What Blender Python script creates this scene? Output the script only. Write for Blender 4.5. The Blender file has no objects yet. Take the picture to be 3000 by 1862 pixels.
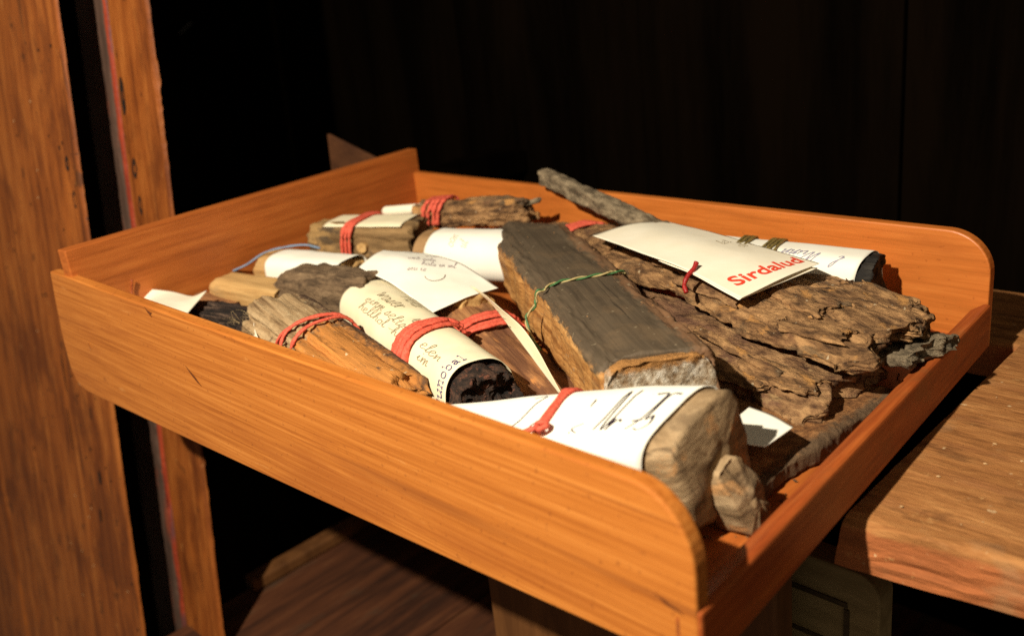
import bpy, math, random
import numpy as np
from mathutils import Matrix, Vector

scene = bpy.context.scene
col = scene.collection
PI = math.pi

# ------------------------------------------------------------------ camera, world, lamps, exposure
cam_d = bpy.data.cameras.new('camera')
cam = bpy.data.objects.new('camera', cam_d)
col.objects.link(cam)
yaw, pit, rol = 2.3819, -0.3512, -0.1133
fwd = np.array([math.cos(pit) * math.cos(yaw), math.cos(pit) * math.sin(yaw), math.sin(pit)])
rgt = np.cross(fwd, [0, 0, 1]); rgt /= np.linalg.norm(rgt)
upv = np.cross(rgt, fwd)
rgt, upv = math.cos(rol) * rgt + math.sin(rol) * upv, -math.sin(rol) * rgt + math.cos(rol) * upv
mw = Matrix.Identity(4)
for i in range(3):
    mw[i][0], mw[i][1], mw[i][2] = rgt[i], upv[i], -fwd[i]
mw[0][3], mw[1][3], mw[2][3] = 0.5804, -0.182, 0.2009
cam.matrix_world = mw
cam_d.sensor_width = 36.0
cam_d.lens = 33.41
cam_d.clip_start = 0.01
cam_d.clip_end = 20
cam_d.dof.use_dof = True
cam_d.dof.focus_distance = 0.43
cam_d.dof.aperture_fstop = 8.5
scene.camera = cam

w = bpy.data.worlds.new('World'); scene.world = w; w.use_nodes = True
bg = w.node_tree.nodes['Background']
bg.inputs[0].default_value = (1.0, 0.80, 0.58, 1)
bg.inputs[1].default_value = 0.11

def lamp(name, kind, loc, target, energy, color, size, cone=None):
    ld = bpy.data.lights.new(name, kind)
    ld.energy = energy; ld.color = color
    if kind == 'SPOT':
        ld.shadow_soft_size = size; ld.spot_size = math.radians(cone); ld.spot_blend = 0.6
    else:
        ld.shape = 'DISK'; ld.size = size
    o = bpy.data.objects.new(name, ld); col.objects.link(o)
    o.location = loc
    o.rotation_euler = (Vector(target) - Vector(loc)).to_track_quat('-Z', 'Y').to_euler()
    return o
lamp('showcase_spot', 'SPOT', (0.40, -0.47, 0.57), (0.24, 0.12, 0.03), 50.0, (1.0, 0.90, 0.74), 0.009, 95)
lamp('fill_light', 'AREA', (1.6, -0.5, 0.9), (0.3, 0.1, 0.0), 1.2, (1.0, 0.80, 0.56), 0.5)  # added soft fill from the right, stands for no actual lamp
scene.cycles.use_denoising = False
scene.cycles.max_bounces = 6

scene.view_settings.view_transform = 'Standard'
scene.view_settings.look = 'None'
scene.view_settings.exposure = 0.0
scene.view_settings.gamma = 1.0

# ------------------------------------------------------------------ noise
def _h(ix, iy, iz, seed):
    ix, iy, iz = np.atleast_1d(ix), np.atleast_1d(iy), np.atleast_1d(iz)
    n = (ix.astype(np.int64) * 374761393 + iy.astype(np.int64) * 668265263 + iz.astype(np.int64) * 2147483647 + seed * 1274126177) & 0xFFFFFFFF
    n = ((n ^ (n >> 13)) * 1274126177) & 0xFFFFFFFF
    n = ((n ^ (n >> 16)) * 2246822519) & 0xFFFFFFFF
    return ((n ^ (n >> 15)) & 0xFFFFFF) / float(0xFFFFFF) * 2 - 1
def vnoise(x, y, z, seed=0):
    x, y, z = np.broadcast_arrays(np.asarray(x, float), np.asarray(y, float), np.asarray(z, float))
    fx, fy, fz = np.floor(x), np.floor(y), np.floor(z)
    ux, uy, uz = x - fx, y - fy, z - fz
    ux, uy, uz = ux * ux * (3 - 2 * ux), uy * uy * (3 - 2 * uy), uz * uz * (3 - 2 * uz)
    r = 0
    for i in (0, 1):
        for j in (0, 1):
            for k in (0, 1):
                r = r + _h(fx + i, fy + j, fz + k, seed) * (ux if i else 1 - ux) * (uy if j else 1 - uy) * (uz if k else 1 - uz)
    return r
def fbm(x, y, z, seed=0, oct=4, gain=0.5):
    r, a = 0, 1.0
    for o in range(oct):
        r = r + a * vnoise(x * 2 ** o, y * 2 ** o, z * 2 ** o, seed + 17 * o)
        a *= gain
    return r

# ------------------------------------------------------------------ materials
def mat_new(name):
    m = bpy.data.materials.new(name); m.use_nodes = True
    nt = m.node_tree
    return m, nt, nt.nodes['Principled BSDF']
def add(nt, typ, **kw):
    n = nt.nodes.new(typ)
    for k, v in kw.items(): setattr(n, k, v)
    return n
def coords(nt, scale, attr='gc'):
    a = add(nt, 'ShaderNodeAttribute', attribute_name=attr)
    mp = add(nt, 'ShaderNodeMapping'); mp.inputs['Scale'].default_value = scale
    nt.links.new(a.outputs['Vector'], mp.inputs['Vector'])
    return mp.outputs['Vector']
def noise(nt, vec, scale=1.0, detail=6, rough=0.6, dist=0.0):
    n = add(nt, 'ShaderNodeTexNoise')
    n.inputs['Scale'].default_value = scale; n.inputs['Detail'].default_value = detail
    n.inputs['Roughness'].default_value = rough; n.inputs['Distortion'].default_value = dist
    nt.links.new(vec, n.inputs['Vector'])
    return n.outputs['Fac']
def ramp(nt, fac, stops, interp='LINEAR'):
    r = add(nt, 'ShaderNodeValToRGB'); e = r.color_ramp; e.interpolation = interp
    while len(e.elements) < len(stops): e.elements.new(0.5)
    for i, (p, c) in enumerate(stops):
        e.elements[i].position = p
        e.elements[i].color = (c if len(c) == 4 else (*c, 1)) if not isinstance(c, (int, float)) else (c, c, c, 1)
    nt.links.new(fac, r.inputs['Fac'])
    return r.outputs['Color']
def mix(nt, fac, a, b, mode='MIX'):
    m = add(nt, 'ShaderNodeMix', data_type='RGBA', blend_type=mode)
    for sock, v in ((m.inputs[0], fac), (m.inputs[6], a), (m.inputs[7], b)):
        if hasattr(v, 'links'): nt.links.new(v, sock)
        else: sock.default_value = v if isinstance(v, (int, float)) else ((*v, 1) if len(v) == 3 else v)
    return m.outputs[2]
def math_(nt, op, a, b=0.0, c=0.0):
    m = add(nt, 'ShaderNodeMath', operation=op)
    for i, v in enumerate((a, b, c)):
        if hasattr(v, 'links'): nt.links.new(v, m.inputs[i])
        else: m.inputs[i].default_value = v
    return m.outputs[0]
def smooth(nt, v, lo, hi):
    m = add(nt, 'ShaderNodeMapRange', interpolation_type='SMOOTHSTEP')
    m.inputs['From Min'].default_value = lo; m.inputs['From Max'].default_value = hi
    nt.links.new(v, m.inputs['Value'])
    return m.outputs['Result']

def wood_mat(name, stops, grain=(25, 260, 260), patches=(), overlays=(), bump=0.25, bdist=0.0012, rough=0.75,
             speck=None, spec=0.3, streak=None, coat=0.0, bgrain=None):
    """stops: grain ramp.  patches: (colour, scale xyz, lo, hi, strength).  overlays: (axis, lo, hi, colour, noise amount)."""
    m, nt, b = mat_new(name)
    g = noise(nt, coords(nt, grain), 1.0, 9, 0.68, 0.25)
    c = ramp(nt, g, [(0.5 + (p - 0.5) * 0.62, k) for p, k in stops])
    if streak:
        s = noise(nt, coords(nt, streak[1]), 1.0, 3, 0.5, 0.4)
        c = mix(nt, math_(nt, 'MULTIPLY', smooth(nt, s, streak[2], streak[3]), streak[4]), c, streak[0])
    sep = None
    for (ax, lo, hi, oc, na) in overlays:
        if sep is None:
            a = add(nt, 'ShaderNodeAttribute', attribute_name='gc')
            sep = add(nt, 'ShaderNodeSeparateXYZ'); nt.links.new(a.outputs['Vector'], sep.inputs[0])
            on = noise(nt, coords(nt, (160, 300, 300)), 1.0, 6, 0.65)
        v = math_(nt, 'ADD', sep.outputs['XYZ'.index(ax)], math_(nt, 'MULTIPLY', math_(nt, 'SUBTRACT', on, 0.5), na))
        dk = mix(nt, ramp(nt, g, [(0.3, 0.0), (0.7, 1.0)]), tuple(x * 0.7 for x in oc), tuple(min(1, x * 1.35) for x in oc))
        c = mix(nt, smooth(nt, v, lo, hi), c, dk)
    for (pc, ps, lo, hi, st) in patches:
        s = noise(nt, coords(nt, ps), 1.0, 7, 0.62, 0.3)
        c = mix(nt, math_(nt, 'MULTIPLY', smooth(nt, s, lo, hi), st), c, pc)
    if speck:
        s = noise(nt, coords(nt, (speck[1],) * 3), 1.0, 2, 0.5)
        c = mix(nt, math_(nt, 'MULTIPLY', smooth(nt, s, speck[2], speck[2] + 0.06), speck[3]), c, speck[0])
    nt.links.new(c, b.inputs['Base Color'])
    b.inputs['Roughness'].default_value = rough
    b.inputs['Specular IOR Level'].default_value = spec
    if coat:
        b.inputs['Coat Weight'].default_value = coat; b.inputs['Coat Roughness'].default_value = 0.3
    f = noise(nt, coords(nt, bgrain or tuple(x * 2.2 for x in grain)), 1.0, 8, 0.7)
    bm = add(nt, 'ShaderNodeBump'); bm.inputs['Strength'].default_value = bump; bm.inputs['Distance'].default_value = bdist
    nt.links.new(math_(nt, 'ADD', f, math_(nt, 'MULTIPLY', g, 0.8)), bm.inputs['Height'])
    nt.links.new(bm.outputs['Normal'], b.inputs['Normal'])
    return m
def paper_mat(name, c1, c2):
    m, nt, b = mat_new(name)
    s = noise(nt, coords(nt, (30, 30, 30)), 1.0, 5, 0.6)
    c = ramp(nt, s, [(0.35, c1), (0.7, c2)])
    sp = noise(nt, coords(nt, (900, 900, 900)), 1.0, 2, 0.5)
    c = mix(nt, math_(nt, 'MULTIPLY', smooth(nt, sp, 0.70, 0.78), 0.30), c, (0.40, 0.28, 0.13))
    nt.links.new(c, b.inputs['Base Color'])
    b.inputs['Roughness'].default_value = 0.75
    b.inputs['Specular IOR Level'].default_value = 0.2
    b.inputs['Subsurface Weight'].default_value = 0.0
    bm = add(nt, 'ShaderNodeBump'); bm.inputs['Strength'].default_value = 0.35; bm.inputs['Distance'].default_value = 0.0008
    nt.links.new(noise(nt, coords(nt, (60, 60, 60)), 1.0, 5, 0.6), bm.inputs['Height'])
    nt.links.new(bm.outputs['Normal'], b.inputs['Normal'])
    return m
def plain_mat(name, c1, c2=None, scale=200, rough=0.6, metal=0.0, spec=0.3, bump=0.2):
    m, nt, b = mat_new(name)
    s = noise(nt, coords(nt, (scale,) * 3), 1.0, 4, 0.6)
    c2 = c2 or tuple(x * 0.7 for x in c1)
    nt.links.new(ramp(nt, s, [(0.35, c2), (0.65, c1)]), b.inputs['Base Color'])
    b.inputs['Roughness'].default_value = rough; b.inputs['Metallic'].default_value = metal
    b.inputs['Specular IOR Level'].default_value = spec
    if bump:
        bm = add(nt, 'ShaderNodeBump'); bm.inputs['Strength'].default_value = bump; bm.inputs['Distance'].default_value = 0.0006
        nt.links.new(s, bm.inputs['Height']); nt.links.new(bm.outputs['Normal'], b.inputs['Normal'])
    return m

# ------------------------------------------------------------------ mesh helpers
def obj_new(name, V, F, mat, parent=None, gc=None, smooth_=True, bevel=None):
    me = bpy.data.meshes.new(name)
    V = np.asarray(V, float)
    me.from_pydata(V.tolist(), [], F)
    at_ = me.attributes.new('gc', 'FLOAT_VECTOR', 'POINT')
    at_.data.foreach_set('vector', np.asarray(gc if gc is not None else V, np.float32).ravel())
    me.materials.append(mat)
    if smooth_:
        me.polygons.foreach_set('use_smooth', [True] * len(me.polygons))
    me.update()
    o = bpy.data.objects.new(name, me); col.objects.link(o)
    if parent is not None: o.parent = parent
    if bevel:
        import bmesh
        bm = bmesh.new(); bm.from_mesh(me)
        bmesh.ops.recalc_face_normals(bm, faces=bm.faces)
        es = [e for e in bm.edges if len(e.link_faces) == 2 and e.calc_face_angle(0) > 0.6]
        bmesh.ops.bevel(bm, geom=es, offset=bevel, segments=2, profile=0.5, affect='EDGES', clamp_overlap=True)
        lay = bm.verts.layers.float_vector.get('gc')
        bm.to_mesh(me); bm.free(); me.update()
    return o
def thing(name, label, cat, loc=(0, 0, 0), group=None):
    o = bpy.data.objects.new(name, None); o.empty_display_size = 0.01
    col.objects.link(o)
    o['label'] = label; o['category'] = cat
    if group: o['group'] = group
    return o
def tag(o, label, cat, group=None, kind=None):
    if label: o['label'] = label
    if cat: o['category'] = cat
    if group: o['group'] = group
    if kind: o['kind'] = kind
    return o
def box(name, lo, hi, mat, parent=None, bevel=0.001, gcoff=(0, 0, 0)):
    x0, y0, z0 = lo; x1, y1, z1 = hi
    V = [(x0, y0, z0), (x1, y0, z0), (x1, y1, z0), (x0, y1, z0), (x0, y0, z1), (x1, y0, z1), (x1, y1, z1), (x0, y1, z1)]
    F = [(3, 2, 1, 0), (4, 5, 6, 7), (0, 1, 5, 4), (1, 2, 6, 5), (2, 3, 7, 6), (3, 0, 4, 7)]
    return obj_new(name, V, F, mat, parent, np.array(V) + np.array(gcoff), False, bevel)
def prism(name, poly, A, B, mat, parent=None, bevel=0.0008, gc=None):
    """poly: list of 2D; A/B: functions mapping 2D -> 3D on the two faces."""
    n = len(poly)
    V = [A(*p) for p in poly] + [B(*p) for p in poly]
    F = [tuple(range(n)), tuple(range(2 * n - 1, n - 1, -1))] + [(i, i + n, (i + 1) % n + n, (i + 1) % n) for i in range(n)]
    return obj_new(name, V, F, mat, parent, gc(np.array(V)) if gc else None, False, bevel)

def grid_faces(nu, nv, closed, off=0):
    F = []
    for i in range(nu - 1):
        for j in range(nv if closed else nv - 1):
            k = (j + 1) % nv
            F.append((off + i * nv + j, off + i * nv + k, off + (i + 1) * nv + k, off + (i + 1) * nv + j))
    return F
def unit(v):
    v = np.asarray(v, float); return v / np.linalg.norm(v)

class Piece:
    """A stick, block, log or slab lofted along an axis.  a = 0 near side, 90 deg top."""
    def __init__(s, p0, p1, w, h, e=2.6, wf=None, hf=None, arch=0.0, bend=0.0, sbend=0.0, jag=(0.003, 0.003), jf=150,
                 amp=0.0015, freq=(40, 160), edge=0.0, roll=0.0, seed=1, ridged=0.0, round0=0.0, round1=0.0, cut0=0.0, cut1=0.0, slope1=0.0):
        s.p0, s.p1 = np.array(p0, float), np.array(p1, float)
        T = s.p1 - s.p0; s.L = np.linalg.norm(T); s.t = T / s.L
        s.side = unit(np.cross(s.t, [0, 0, 1])); s.n = np.cross(s.side, s.t)
        c, q = math.cos(roll), math.sin(roll)
        s.side, s.n = c * s.side + q * s.n, -q * s.side + c * s.n
        s.w, s.h, s.e = w, h, e
        s.wf = wf or (lambda t: np.ones_like(t)); s.hf = hf or (lambda t: np.ones_like(t))
        s.arch, s.bend, s.sbend, s.jag, s.jf, s.amp, s.freq, s.edge, s.seed, s.ridged = arch, bend, sbend, jag, jf, amp, freq, edge, seed, ridged
        s.round0, s.round1, s.cut0, s.cut1, s.slope1 = round0, round1, cut0, cut1, slope1
    def local(s, t, a, off=0.0, k=1.0, jag=True):
        t, a = np.broadcast_arrays(np.asarray(t, float), np.asarray(a, float))
        ca, sa = np.cos(a), np.sin(a)
        W, H = s.w * s.wf(t), s.h * s.hf(t)
        if s.round0: 
            q = np.clip(1 - t * s.L / s.round0, 0, 1); f = np.sqrt(np.clip(1 - 0.9 * q * q, 0, 1)); W = W * f; H = H * f
        if s.round1:
            q = np.clip(1 - (1 - t) * s.L / s.round1, 0, 1); f = np.sqrt(np.clip(1 - 0.9 * q * q, 0, 1)); W = W * f; H = H * f
        if s.edge:
            W = W * (1 + s.edge * fbm(t * s.L * 90, np.sign(ca) * 3.3, 0, s.seed + 5, 4, 0.6))
        ss = (W + off) * np.sign(ca) * np.abs(ca) ** (2 / s.e) * k
        hh = (H + off) * np.sign(sa) * np.abs(sa) ** (2 / s.e) * k
        x = t * s.L
        if jag:
            x = x + np.clip(t * 2 - 1, 0, 1) ** 2 * s.jag[1] * fbm(ss * s.jf, hh * s.jf, 1.7, s.seed + 9, 3, 0.6)
            x = x - np.clip(1 - t * 2, 0, 1) ** 2 * s.jag[0] * fbm(ss * s.jf, hh * s.jf, 5.1, s.seed + 11, 3, 0.6)
        x = x + np.clip(1 - t * 2, 0, 1) * s.cut0 * ss / s.w + np.clip(t * 2 - 1, 0, 1) * s.cut1 * ss / s.w
        x = x + np.clip(t * 2 - 1, 0, 1) ** 3 * s.slope1 * hh / s.h
        hh = hh - s.arch * (ss / s.w) ** 2 + s.bend * 4 * t * (1 - t)
        ss = ss + s.sbend * 4 * t * (1 - t)
        return np.stack([x, ss, hh], -1)
    def world(s, q):
        return s.p0 + q[..., :1] * s.t + q[..., 1:2] * s.side + q[..., 2:3] * s.n
    def surf(s, t, a, off=0.0):
        return s.world(s.local(t, a, off, jag=False))
    def build(s, name, mat, parent, nu=90, nv=72):
        t = np.linspace(0, 1, nu)[:, None]; a = (np.linspace(0, 2 * PI, nv, endpoint=False) + 0.02)[None, :]
        rows = [s.local(t, a)]
        caps0 = [s.local(np.zeros((1, 1)), a, k=k) for k in (0.06, 0.2, 0.35, 0.5, 0.65, 0.78, 0.88, 0.95)]
        caps1 = [s.local(np.ones((1, 1)), a, k=k) for k in (0.95, 0.88, 0.78, 0.65, 0.5, 0.35, 0.2, 0.06)]
        Q = np.concatenate(caps0 + rows + caps1, 0)
        gc = Q.copy()
        du = np.gradient(Q, axis=0); dv = np.roll(Q, -1, 1) - np.roll(Q, 1, 1)
        N = np.cross(dv, du); ln = np.linalg.norm(N, axis=-1, keepdims=True); N = N / np.maximum(ln, 1e-12)
        fx, fs = s.freq
        d = fbm(Q[..., 0] * fx, Q[..., 1] * fs, Q[..., 2] * fs, s.seed, 5, 0.55)
        if s.ridged:
            rr = 1 - np.abs(fbm(Q[..., 0] * fx * 0.8, Q[..., 1] * fs * 1.3, Q[..., 2] * fs * 1.3, s.seed + 3, 3, 0.5)) * 3
            d = d - s.ridged * np.clip(rr, 0, 1) ** 2
        Q = Q + N * (s.amp * d)[..., None]
        V = s.world(Q).reshape(-1, 3)
        n0 = Q.shape[0]
        F = grid_faces(n0, nv, True)
        F.append(tuple(range(nv))[::-1]); F.append(tuple(range((n0 - 1) * nv, n0 * nv)))
        F = [f[::-1] for f in F]
        return obj_new(name, V, F, mat, parent, gc.reshape(-1, 3))

class Sheet:
    """Thin paper: grid of points P[nu][nv] with an evaluator for the writing on it."""
    def __init__(s, P, su, sv):
        s.P = P; s.su, s.sv = su, sv        # size in metres along u, v
        du = np.gradient(P, axis=0); dv = np.gradient(P, axis=1)
        N = np.cross(du, dv); s.N = N / np.maximum(np.linalg.norm(N, axis=-1, keepdims=True), 1e-12)
    def ev(s, u, v, lift=0.00012):
        nu, nv = s.P.shape[:2]
        x = np.clip(np.asarray(u) / s.su, 0, 1) * (nu - 1); y = np.clip(np.asarray(v) / s.sv, 0, 1) * (nv - 1)
        i = np.minimum(x.astype(int), nu - 2); j = np.minimum(y.astype(int), nv - 2); fx = (x - i)[..., None]; fy = (y - j)[..., None]
        f = lambda A: (A[i, j] * (1 - fx) + A[i + 1, j] * fx) * (1 - fy) + (A[i, j + 1] * (1 - fx) + A[i + 1, j + 1] * fx) * fy
        return f(s.P) + f(s.N) * lift
    def build(s, name, mat, parent, th=0.00022):
        nu, nv = s.P.shape[:2]; n = nu * nv
        V = np.concatenate([s.P.reshape(-1, 3), (s.P - s.N * th).reshape(-1, 3)])
        F = grid_faces(nu, nv, False) + [f[::-1] for f in grid_faces(nu, nv, False, n)]
        ring = [i * nv for i in range(nu)] + [(nu - 1) * nv + j for j in range(1, nv)] + [i * nv + nv - 1 for i in range(nu - 2, -1, -1)] + [j for j in range(nv - 2, 0, -1)]
        for a, b in zip(ring, ring[1:] + ring[:1]): F.append((a, b, b + n, a + n))
        u = np.linspace(0, s.su, nu)[:, None] * np.ones((1, nv)); v = np.linspace(0, s.sv, nv)[None, :] * np.ones((nu, 1))
        g = np.stack([u, v, 0 * u], -1).reshape(-1, 3) + np.array(s.P[0, 0]) * 7
        s.obj = obj_new(name, V, F, mat, parent, np.concatenate([g, g]))
        return s.obj
def spline(pts, n):
    """Catmull-Rom through points (m,k) -> (n,k)."""
    p = np.asarray(pts, float); m = len(p)
    q = np.concatenate([[2 * p[0] - p[1]], p, [2 * p[-1] - p[-2]]])
    t = np.linspace(0, m - 1, n); i = np.minimum(t.astype(int), m - 2); f = (t - i)[:, None] if p.ndim == 2 else (t - i)[:, None, None]
    a, b, c, d = q[i], q[i + 1], q[i + 2], q[i + 3]
    return 0.5 * (2 * b + (c - a) * f + (2 * a - 5 * b + 4 * c - d) * f ** 2 + (3 * b - a - 3 * c + d) * f ** 3)
def ctrl_sheet(ctrl, nu=40, nv=30, wob=0.0006, seed=0, wf=40):
    c = np.asarray(ctrl, float)
    if c.shape[1] == 2: c = np.stack([c[:, 0], c.mean(1), c[:, 1]], 1)
    A = spline(c, nu)                                    # (nu, k, 3)
    P = spline(A.transpose(1, 0, 2), nv).transpose(1, 0, 2)
    su = np.linalg.norm(np.diff(P[:, nv // 2], axis=0), axis=1).sum(); sv = np.linalg.norm(np.diff(P[nu // 2], axis=0), axis=1).sum()
    P = P + np.array([0.2, 0.2, 1.0]) * (wob * fbm(P[..., 0] * wf, P[..., 1] * wf, P[..., 2] * wf, seed, 3))[..., None]
    return Sheet(P, su, sv)
def wrap_sheet(pc, t0, t1, a0, a1, off=0.0014, nu=44, nv=60, wob=0.0005, seed=3, flare=None, skew=(0, 0), tj=None):
    """Paper lying round a piece.  u along the axis, v from near (a0) over the top to far (a1), degrees."""
    tt = np.linspace(0, 1, nu)[:, None]; vv = np.linspace(0, 1, nv)[None, :]
    a = np.radians(a0 + (a1 - a0) * vv) + 0 * tt
    ta = t0 + skew[0] * (vv - 0.5); tb = t1 + skew[1] * (vv - 0.5)
    t = ta + (tb - ta) * tt
    P = pc.surf(t, a, off + (flare(tt, vv) if flare else 0) * np.ones_like(t))
    Q = pc.local(t, a, off, jag=False)
    P = P + pc.n * (wob * fbm(Q[..., 0] * 45, Q[..., 1] * 60, Q[..., 2] * 60, seed, 3))[..., None]
    su = np.linalg.norm(np.diff(P[:, nv // 2], axis=0), axis=1).sum(); sv = np.linalg.norm(np.diff(P[nu // 2], axis=0), axis=1).sum()
    return Sheet(P, su, sv)

def tube(name, pts, rad, mat, parent, n=None, nv=8, flat=1.0, seed=0, rv=0.20, closed=False):
    pts = np.asarray(pts, float)
    n = n or max(16, len(pts) * 5)
    P = spline(pts, n)
    T = np.gradient(P, axis=0); T /= np.maximum(np.linalg.norm(T, axis=1, keepdims=True), 1e-12)
    ref = np.array([0.13, 0.21, 0.97])
    S = np.cross(T, ref); S /= np.maximum(np.linalg.norm(S, axis=1, keepdims=True), 1e-9); U = np.cross(S, T)
    a = np.linspace(0, 2 * PI, nv, endpoint=False)
    r = rad * (1 + rv * fbm(np.arange(n) * 0.35, 0, 0, seed + 3, 2))
    V = P[:, None] + (np.cos(a)[None, :, None] * S[:, None] * flat + np.sin(a)[None, :, None] * U[:, None]) * r[:, None, None]
    F = grid_faces(n, nv, True); F.append(tuple(range(nv))[::-1]); F.append(tuple(range((n - 1) * nv, n * nv)))
    return obj_new(name, V.reshape(-1, 3), F, mat, parent)
def band_pts(pc, t, a0, a1, off, tilt=0.0, n=40, seed=0, wob=0.004):
    a = np.radians(np.linspace(a0, a1, n))
    tt = t + tilt * (np.linspace(-0.5, 0.5, n)) + wob * fbm(np.linspace(0, 3, n), 0, 0, seed, 2)
    return pc.surf(tt, a, off)

# ------------------------------------------------------------------ writing
GL = {  # strokes in a unit box, x-height 1, ascender 2
 'a': ([(.8, .9), (.4, 1), (.1, .6), (.2, .1), (.5, .05), (.8, .6), (.85, .95), (.85, .2), (1.1, .1)],), 'b': ([(.1, .2), (.5, 1.5), (.45, 2), (.25, 1.9), (.2, .5), (.3, .05), (.65, .1), (.75, .6), (.6, .9), (.95, .8)],),
 'c': ([(.75, .85), (.4, 1), (.1, .6), (.2, .1), (.6, .05), (.9, .25)],), 'd': ([(.75, .9), (.4, 1), (.1, .5), (.3, .05), (.7, .4), (.95, 2), (.85, .3), (1.1, .1)],),
 'e': ([(.05, .4), (.5, .6), (.65, .85), (.45, 1), (.15, .7), (.15, .2), (.45, .02), (.9, .3)],), 'h': ([(.05, .2), (.5, 1.6), (.4, 2), (.25, 1.7), (.2, .0), (.35, .7), (.6, .95), (.75, .6), (.75, .15), (1, .1)],),
 'i': ([(.05, .3), (.3, .95), (.25, .2), (.4, .05), (.65, .25)], [(.4, 1.4), (.45, 1.5)]), 'l': ([(.05, .2), (.45, 1.5), (.4, 2), (.2, 1.7), (.2, .3), (.35, .03), (.65, .25)],),
 'm': ([(.0, .6), (.15, .95), (.15, 0), (.3, .7), (.5, .95), (.55, 0), (.7, .7), (.9, .95), (.95, .15), (1.2, .2)],), 'n': ([(0, .6), (.15, .95), (.15, 0), (.35, .75), (.6, .95), (.65, .15), (.9, .2)],),
 'o': ([(.5, 1), (.15, .8), (.1, .3), (.4, 0), (.75, .3), (.7, .85), (.45, 1), (.95, .85)],), 'r': ([(0, .5), (.15, 1), (.15, 0), (.3, .7), (.55, .95), (.75, .85)],),
 's': ([(0, .1), (.4, 1), (.6, .5), (.4, .02), (.1, .15), (.8, .2)],), 't': ([(.3, 1.7), (.25, .2), (.45, .02), (.7, .2)], [(0, 1.05), (.6, 1.1)]),
 'u': ([(0, .6), (.15, .95), (.15, .2), (.35, .02), (.65, .6), (.7, .95), (.7, .15), (.95, .2)],), 'w': ([(0, .8), (.15, .95), (.2, .1), (.5, .8), (.6, .1), (.95, .9), (1.1, .85)],),
 'z': ([(0, .9), (.6, .95), (.05, .05), (.7, .1)],), 'k': ([(.1, 2), (.15, 0)], [(.8, 1.1), (.15, .5), (.9, 0)]), 'g': ([(.8, .9), (.35, 1), (.1, .5), (.4, .1), (.8, .8), (.75, -.7), (.4, -.9), (.2, -.6), (1, .2)],),
 'H': ([(.1, 1.9), (.0, 0)], [(.9, 2), (.8, 0)], [(0, .9), (.95, 1.1)]), 'W': ([(0, 2), (.3, 0), (.65, 1.6), (.95, 0), (1.4, 2.1)],), 'N': ([(0, 0), (.15, 1.8), (.8, 0), (1.0, 1.9)],),
 'Z': ([(0, 1.8), (1.1, 1.9), (.1, .0), (1.2, .1)],), '7': ([(0, 1.8), (.9, 1.85), (.3, 0)], [(.2, .9), (.8, 1)]), '5': ([(.9, 1.8), (.25, 1.75), (.15, 1), (.6, 1.1), (.85, .6), (.5, .0), (0, .15)],),
 '-': ([(.1, .6), (.8, .65)],), '.': ([(.1, .05), (.2, .1)],), ' ': (),
}
def ribbon(poly_list, sheet, width, nib=None, lift=0.00030):
    V, F = [], []
    for pl in poly_list:
        p = np.asarray(pl, float)
        if len(p) > 2: p = spline(p, len(p) * 4)
        d = np.gradient(p, axis=0); d /= np.maximum(np.linalg.norm(d, axis=1, keepdims=True), 1e-12)
        nn = np.stack([-d[:, 1], d[:, 0]], 1)
        wd = np.full(len(p), width)
        if nib is not None:
            wd = width * (0.35 + 0.65 * np.abs(nn @ np.array([math.cos(nib), math.sin(nib)])))
        a = p + nn * wd[:, None] / 2; b = p - nn * wd[:, None] / 2
        A = sheet.ev(a[:, 0], a[:, 1], lift); B = sheet.ev(b[:, 0], b[:, 1], lift)
        o = len(V)
        for x, y in zip(A, B): V += [x, y]
        for i in range(len(p) - 1): F.append((o + 2 * i, o + 2 * i + 1, o + 2 * i + 3, o + 2 * i + 2))
    return V, F
def writing(name, sheet, mat, parent, lines, size, width, origin, du=(1, 0), slant=0.35, seed=0, nib=None, dv=None, xs=1.0):
    """lines: list of (text, x, y) in units of size, along direction du on the sheet (u, v)."""
    rnd = random.Random(seed); polys = []
    du = np.array(du, float); dv = np.array(dv if dv is not None else (-du[1], du[0]), float)
    for text, lx, ly in lines:
        x = lx
        for ch in text:
            g = GL.get(ch, GL['n'])
            k = rnd.uniform(0.85, 1.12)
            for st in g:
                pts = []
                for (px, py) in st:
                    yy = py * k + rnd.uniform(-.06, .06); xx = x + px * 0.85 + slant * yy + rnd.uniform(-.04, .04)
                    pts.append(np.array(origin) + (xx * xs * du + (ly + yy + 0.06 * math.sin(x)) * dv) * size)
                polys.append(pts)
            x += (max([p[0] for st in g for p in st]) if g else 0.6) * 0.85 + 0.02
    V, F = ribbon(polys, sheet, width, nib)
    return obj_new(name, V, F, mat, parent)
def font_print(name, sheet, mat, parent, text, size, origin, du, offset=0.0, shear=0.0, squash=1.0):
    cu = bpy.data.curves.new('lettering', 'FONT'); cu.body = text; cu.size = 1.0; cu.offset = offset; cu.resolution_u = 4
    cu.space_character = 1.02
    to = bpy.data.objects.new('lettering', cu); col.objects.link(to)
    dg = bpy.context.evaluated_depsgraph_get(); dg.update()
    me = to.evaluated_get(dg).to_mesh()
    P = np.array([v.co[:2] for v in me.vertices]); F = [tuple(p.vertices) for p in me.polygons]
    to.evaluated_get(dg).to_mesh_clear(); bpy.data.objects.remove(to); bpy.data.curves.remove(cu)
    du = np.array(du, float); dv = np.array((-du[1], du[0]))
    q = np.array(origin) + size * (P[:, :1] * squash * du + P[:, 1:] * dv)
    return obj_new(name, sheet.ev(q[:, 0], q[:, 1], 0.00025), F, mat, parent)

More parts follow.
